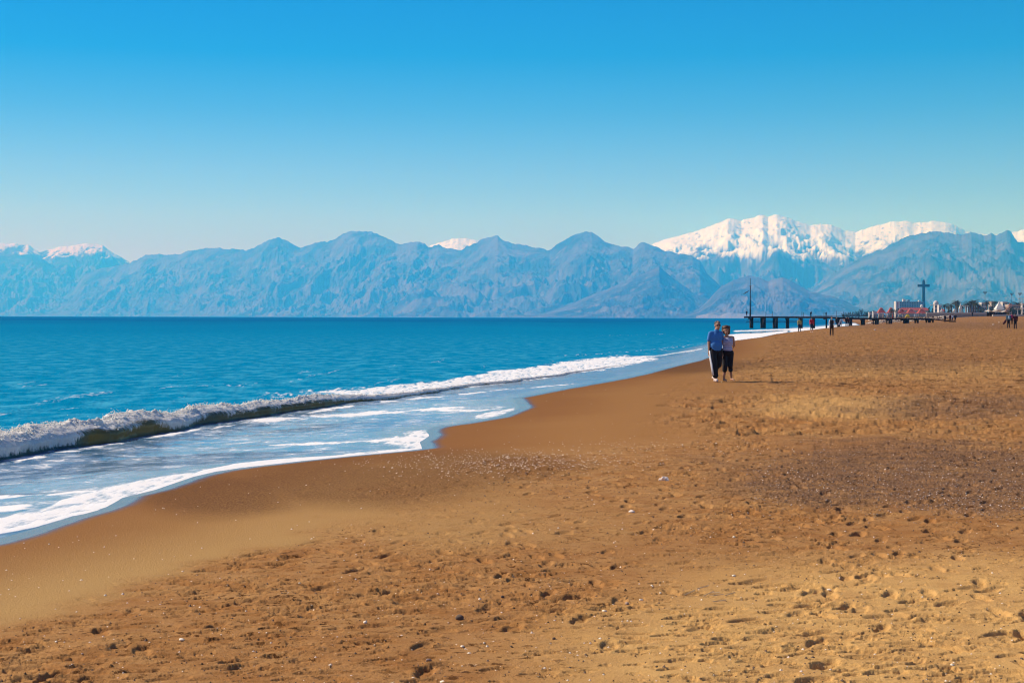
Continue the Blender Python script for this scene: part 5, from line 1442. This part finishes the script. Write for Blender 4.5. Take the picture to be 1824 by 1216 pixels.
for i, (px, yt, cs, lab) in enumerate(palms):
    d = 960 + 40 * math.sin(i * 2.3); zb = gz(px, d); r = empty('palm_tree', (X_(px, d), d, zb)); tag(r, lab, 'palm tree', 'palm trees along the promenade')
    tm, cm = PV[i % 3]
    h = zt(px, yt, d) - zb; s = h / 9.6
    r.scale = (cs * 1.45, cs * 1.45, s); r.rotation_euler = (0, 0, i * 1.7)
    link_mesh('trunk', tm, None, r); link_mesh('crown', cm, None, r)

# broad trees
def tree_meshes(seed, conical=False):
    rr = random.Random(seed); t = MB()
    t.tube([(0, 0, 0), (0.05, 0, 0.3), (0, 0.03, 0.6)], [0.05, 0.04, 0.02], 7)
    for k in range(4):
        a = k * 1.6 + seed; t.tube([(0.04, 0, 0.3 + 0.06 * k), (0.22 * math.cos(a), 0.22 * math.sin(a), 0.55 + 0.05 * k)], [0.022, 0.008], 5)
    f = MB()
    cl_ = [(rr.gauss(0, 0.22), rr.gauss(0, 0.22), rr.uniform(0.35, 0.9)) for _ in range(16)]
    for c in cl_:
        sc = 0.17 * (1 - (c[2] - 0.3) if conical else 1.0)
        cx_, cy_ = (c[0] * (1.15 - c[2]) * 1.4, c[1] * (1.15 - c[2]) * 1.4) if conical else (c[0], c[1])
        for _ in range(40):
            v = Vector((rr.gauss(0, 1), rr.gauss(0, 1), rr.gauss(0, 1))).normalized() * sc * rr.uniform(0.5, 1)
            p = Vector((cx_, cy_, c[2])) + v; a = Vector((rr.gauss(0, 1), rr.gauss(0, 1), rr.gauss(0, 1))).normalized() * 0.05; b = v.cross(a).normalized() * 0.045 if v.cross(a).length > 1e-5 else a
            f.add([p - a, p + b, p + a], [(0, 1, 2)])
    return t.mesh('trunk', [C['trunk']], True), f.mesh('crown', [C['leaf']])
TV = [tree_meshes(1), tree_meshes(2), tree_meshes(4, True)]
def tree(px, yt, d, wpx, v, label, group, name='broad_tree'):
    zb = gz(px, d); r = empty(name, (X_(px, d), d, zb - 0.3)); tag(r, label, 'tree', group)
    h = zt(px, yt, d) - zb + 0.3; w = wpx / F * d
    r.scale = (w, w, h); r.rotation_euler = (0, 0, px)
    link_mesh('trunk', TV[v][0], None, r); link_mesh('crown', TV[v][1], None, r)
tree(1655.5, 545.5, 900, 8, 2, 'dark conifer, left one of the pair right of the cross tower', 'dark conifers right of the cross tower', 'conifer')
tree(1660.5, 547, 880, 8, 2, 'dark conifer, right one of the pair right of the cross tower', 'dark conifers right of the cross tower', 'conifer')
for px, yt, w_, lab in ((1593, 549.5, 9, 'dark tree between the second pavilion and the hotel tower'), (1747, 548, 9, 'low dark bush left of the lone palm'), (1766.5, 544, 9, 'dark round tree between the lone palm and the big tent'),
                        (1795, 546, 10, 'dark green tree behind the pink boom'), (1806, 547.5, 12, 'dark green tree between the floodlight masts'), (1818, 549, 10, 'dark green tree at the right edge'), (1690, 550, 9, 'dark bush under the first palms of the row')):
    tree(px, yt - 1.2, 860, w_ * 1.45, 0 if px % 2 < 1 else 1, lab, 'dark trees along the promenade')
far = [(1535.5, 549.5, 9, 'tallest tree of the far hazy tree line, a dark rounded crown'), (1550, 552.5, 10, 'second tallest far tree, right of the tallest one'), (1524.5, 553.5, 9, 'far tree just left of the tallest one'),
       (1517, 554.5, 9, 'far tree near the middle of the hazy line'), (1510, 556, 8, 'low far tree near the left end of the hazy line'), (1503, 557.5, 8, 'lowest far tree at the left end of the hazy line'), (1543, 554, 8, 'far tree between the two tallest ones'), (1559, 554.5, 8, 'far tree left of the first pavilion roof'), (1530, 555, 8, 'low far tree at the foot of the tallest one')]
for i, (px, yt, w_, lab) in enumerate(far):
    tree(px, yt, 1900 + 60 * (i % 3), w_, i % 2, lab, 'hazy trees on the far shore')
# continuous low scrub under the far tree line
m = MB(); r4 = random.Random(77)
for k in range(5200):
    px = 1492 + 120 * r4.random(); d = r4.uniform(2300, 2700); hm = 2.6 + 1.6 * math.sin(px * 0.31) + 1.2 * math.sin(px * 0.83 + 1); yy_ = 563.0 - max(0.3, min(hm, (px - 1490) * 0.10)) * r4.random() ** 1.5
    p = Vector((X_(px, d), d, zt(px, yy_, d))); a = r4.uniform(0.3, 0.9)
    if p.x < np.interp(d, EDGE[:, 1], EDGE[:, 0]): continue
    m.add([p + Vector((-a, 0, -a)), p + Vector((a, r4.uniform(-.5, .5), -a * .6)), p + Vector((r4.uniform(-.3, .3), 0, a))], [(0, 1, 2)])
o = m.build('scrub', simple('grey_green_scrub', (0.10, 0.095, 0.07), 0.9, 0.5, 0.05)); tag(o, 'dark band of scrub along the far shore behind the pier', 'scrub', kind='stuff')

# rubble and beach clutter at the top of the sand
m = MB(); r5 = random.Random(9)
for k in range(2600):
    px = r5.uniform(1543, 1692); d = r5.uniform(470, 540)
    zb = gz(px, d); hmax = 0.9 * min(1, (px - 1540) / 40)
    x, y, z = X_(px, d), d, zb + r5.random() ** 1.5 * hmax
    s = r5.uniform(0.10, 0.30); j = [r5.uniform(.6, 1.3) for _ in range(6)]
    m.add([(x + s * j[0], y, z), (x - s * j[1], y, z), (x, y + s * j[2], z), (x, y - s * j[3], z), (x, y, z + s * j[4] * .7), (x, y, z - s * j[5])],
          [(0, 2, 4), (2, 1, 4), (1, 3, 4), (3, 0, 4), (2, 0, 5), (1, 2, 5), (3, 1, 5), (0, 3, 5)], r5.choice((0, 0, 1, 2)))
o = m.build('rubble', [C['coping'], C['stonewall'], C['dark_stone']]); tag(o, 'pale heap of rubble and beach clutter behind the landward end of the pier', 'rubble', kind='stuff')
# furled parasols standing in the clutter
for i, (px, yt, mt, lab) in enumerate(((1566, 557.5, 'stonewall', 'grey furled parasol below the first orange red roof'), (1573, 558, 'wall2', 'cream furled parasol right of the grey one'), (1581, 557.5, 'stonewall', 'grey furled parasol left of the second orange red roof'),
                                       (1590, 558.5, 'terracotta', 'red furled parasol below the second orange red roof'), (1601, 558.5, 'wall2', 'cream furled parasol before the pale hotel tower'), (1608, 559, 'stonewall', 'grey furled parasol left of the yellow canvas'), (1629, 559, 'wall', 'white furled parasol right of the yellow canvas'))):
    d = 500.0; zb = gz(px, d); r = empty('furled_parasol', (X_(px, d), d, zb)); tag(r, lab, 'parasol', 'furled parasols in the beach clutter'); h = zt(px, yt, d) - zb
    m = MB(); m.tube([(0, 0, 0), (0, 0, h)], 0.03, 6); m.build('pole', C['wall'], r)
    m = MB(); m.tube([(0, 0, h * .4), (0, 0, h * .7), (0, 0, h)], [0.22, 0.16, 0.02], 8); m.build('canopy', C[mt], r, True)
d = 490.0; px = 1616.5; zb = gz(px, d); r = empty('yellow_shelter', (X_(px, d), d, zb)); tag(r, 'small yellow canvas shelter on the sand behind the pier rail', 'shelter')
h = zt(px, 559.2, d) - zb; m = MB(); m.add([(-.75, -.5, h * .55), (.75, -.5, h * .55), (.75, .5, h * .55), (-.75, .5, h * .55), (-.15, 0, h), (.25, 0, h)], [(0, 1, 5, 4), (2, 3, 4, 5), (1, 2, 5), (3, 0, 4), (3, 2, 1, 0)]); m.build('canvas', C['yellow'], r)
for sx, sy in ((-.7, -.45), (.7, -.45), (.7, .45), (-.7, .45)):
    m = MB(); m.tube([(sx, sy, 0), (sx, sy, h * .55)], 0.03, 5); m.build('pole', C['wall'], r)

# ------------------------------------------------------------------ stones, shells and litter on the sand
def lump(seed, n=10, mlat=7, flat=0.6, rough=0.25):
    rr = random.Random(seed); m = MB(); m.ellip((0, 0, 0), (1, 1, flat), n, mlat)
    m.v = [tuple(c * (1 + rough * math.sin(v[0] * 3.1 + seed) * math.cos(v[1] * 2.7 - seed) + rr.uniform(-.06, .06)) for c in v) if abs(v[2]) < flat * .999 else v for v in m.v]
    return m
def on_sand(px, py):
    d = 1.85 * F / (py - hz(px))
    for _ in range(8):
        z = ground(X_(px, d), d); d = (EYE - z) * F / (py - hz(px))
    return X_(px, d), d, ground(X_(px, d), d)
stones = [(820, 1103, 14, 'dark_stone', 0.85, 'dark rounded stone, the largest on the sand in the foreground', 'stone'),
          (652, 1109, 8, 'white_shell', 0.7, 'white rounded shell left of the largest dark stone', 'shell'), (325, 1140, 12, 'white_shell', 0.4, 'flat white shell at the rim of a footprint at lower left', 'shell'),
          (1078, 1087, 9, 'white_shell', 0.5, 'white shell right of the largest dark stone', 'shell'), (1143, 1069, 8, 'white_shell', 0.5, 'white shell beside the small line of brown stones', 'shell'),
          (1118, 1076, 9, 'grey_stone', 0.6, 'brown grey stone left of the white shell by the heap of reeds', 'stone'), (1478, 1051, 8, 'white_shell', 0.5, 'white shell alone right of the dry reeds', 'shell'),
          (1308, 1026, 7, 'white_shell', 0.6, 'white pebble above the dry reeds', 'shell'), (1308, 957, 6, 'white_shell', 0.6, 'white pebble farther up the sand above the others', 'shell'),
          (896, 1064, 7, 'dark_stone', 0.7, 'small dark stone right above the foot of the largest stone', 'stone'), (765, 1175, 9, 'grey_stone', 0.5, 'flat grey stone near the bottom edge left of centre', 'stone'),
          (825, 1154, 9, 'white_shell', 0.4, 'flat white shell below the largest dark stone', 'shell'), (790, 1210, 9, 'white_shell', 0.6, 'white shell at the very bottom edge', 'shell'),
          (988, 1138, 6, 'dark_stone', 0.8, 'dark pebble below right of the largest stone', 'stone'), (1126, 912, 14, 'paper', 0.35, 'flat pale stone lying far up the sand in the middle', 'stone')]
for i, (px, py, sz, mt, fl, lab, cat) in enumerate(stones):
    x, y, z = on_sand(px, py); r = sz / 2 / F * y
    o = lump(i + 2, flat=fl).build(cat, C[mt], None, True); o.location = (x, y, z + r * fl * 0.55); o.scale = (r, r * 0.8, r); o.rotation_euler = (0, 0, i)
    tag(o, lab, cat, 'single stones and shells in the foreground')
x, y, z = on_sand(1184, 857)
m = MB(); r6 = random.Random(3)
for k in range(9):
    m.ellip((r6.uniform(-.045, .045), r6.uniform(-.03, .03), r6.uniform(0, .04)), (r6.uniform(.015, .03), .02, r6.uniform(.01, .02)), 6, 4, Matrix.Rotation(r6.uniform(0, 3), 3, 'Y'))
o = m.build('paper', C['paper']); o.location = (x, y, z + 0.012); tag(o, 'crumpled pale scrap of paper on the sand above the middle', 'litter')
# dry reeds
REED = ['longest dry reed stalk of the small heap', 'leftmost dry reed stalk of the small heap', 'rightmost dry reed stalk of the small heap', 'dry reed stalk at the front of the small heap', 'dry reed stalk at the back of the small heap', 'shortest dry reed stalk of the small heap', 'dry reed stalk in the middle of the small heap']
RP = [(0.0, 0.05, 0.13), (-0.14, 0.0, 0.08), (0.13, 0.02, 0.08), (0.02, -0.22, 0.09), (-0.03, 0.24, 0.09), (0.06, 0.10, 0.05), (-0.02, -0.04, 0.08)]
x, y, z = on_sand(1258, 1062)
for i in range(7):
    m = MB(); a = r6.uniform(-0.6, 0.6); L_ = RP[i][2]
    m.tube([(0, 0, 0), (L_ * math.cos(a), L_ * math.sin(a) * .6, r6.uniform(.004, .03))], 0.0035, 5)
    o = m.build('reed_stalk', C['straw']); o.location = (x + RP[i][0], y + RP[i][1], 0); o.location.z = ground(o.location.x, o.location.y) + 0.008
    tag(o, REED[i], 'reed', 'dry reed stalks in one heap')
# gravel scattered as stuff
def scatter(name, label, cat, pts, mats, rmin, rmax, flat=0.6):
    mv = MB(); rr = random.Random(len(pts))
    for px, py in pts:
        if py - hz(px) < 6: continue
        x, y, z = on_sand(px, py)
        if float(shore_s(np.array([x]), np.array([y]))[0]) < 0.25: continue
        s = rr.uniform(rmin, rmax) * (0.7 + 0.6 * rr.random() ** 3) * max(1, y / 28)
        j = [rr.uniform(.6, 1.3) for _ in range(6)]
        mv.add([(x + s * j[0], y, z), (x - s * j[1], y, z), (x, y + s * j[2], z), (x, y - s * j[3], z), (x, y, z + s * j[4] * flat * 1.3), (x, y, z - s * j[5] * .5)],
               [(0, 2, 4), (2, 1, 4), (1, 3, 4), (3, 0, 4), (2, 0, 5), (1, 2, 5), (3, 1, 5), (0, 3, 5)], rr.randrange(len(mats)))
    o = mv.build(name, [C[k] for k in mats]); tag(o, label, cat, kind='stuff')
R = random.Random(21)
pts = [(R.uniform(-20, 1840), 600 + 640 * R.random() ** 0.8) for _ in range(900)]
scatter('shell_grit', 'small white shells and grit strewn over the sand', 'shells', pts, ['white_shell', 'white_shell', 'paper'], 0.005, 0.011)
pts = [(R.gauss(930, 130), 822 + R.gauss(0, 9) - (0 if R.random() < .5 else 6)) for _ in range(1100)] + [(R.gauss(870, 90), R.gauss(832, 10)) for _ in range(500)] + [(R.gauss(1150, 140), R.gauss(795, 9)) for _ in range(260)]
scatter('shell_band', 'dense pale band of broken shells at the old tide line', 'shells', pts, ['white_shell', 'grey_stone', 'paper'], 0.004, 0.012)
pts = [(R.uniform(1330, 1840), R.gauss(850, 32)) for _ in range(2600)] + [(R.uniform(1560, 1840), R.gauss(722, 14)) for _ in range(900)] + [(R.gauss(1700, 90), R.gauss(895, 14)) for _ in range(500)]
scatter('gravel', 'dark gravel patches with pale pebbles on the right of the beach', 'gravel', pts, ['grey_stone', 'dark_stone', 'grey_stone', 'dark_stone', 'dark_stone', 'grey_stone', 'grey_stone', 'dark_stone', 'paper', 'grey_stone', 'dark_stone'], 0.006, 0.013)
pts = [(R.uniform(-20, 1840), 880 + 360 * R.random()) for _ in range(1900)] + [(R.gauss(980, 120), R.gauss(855, 22)) for _ in range(700)]
scatter('sand_clods', 'small dark clods and bits of dry weed on the trodden sand', 'clods', [p for p in pts if p[1] > 1120 - 0.30 * p[0]], ['dark_stone', 'weed', 'dark_stone'], 0.003, 0.010, 0.8)
for i, (px, py, lab) in enumerate(((1769, 578.5, 'small white scrap on the sand left of the person in teal'), (1779.5, 574.5, 'flat white scrap on the sand just left of the red coat'), (1558.5, 588, 'white scrap on the sand below the pier piles'))):
    x, y, z = on_ground(px, py); m = lump(30 + i, flat=.35); o = m.build('scrap', C['paper'], None, True); o.location = (x, y, z + 0.05); o.scale = (0.16, 0.2, 0.16); tag(o, lab, 'litter', 'white scraps far up the beach')
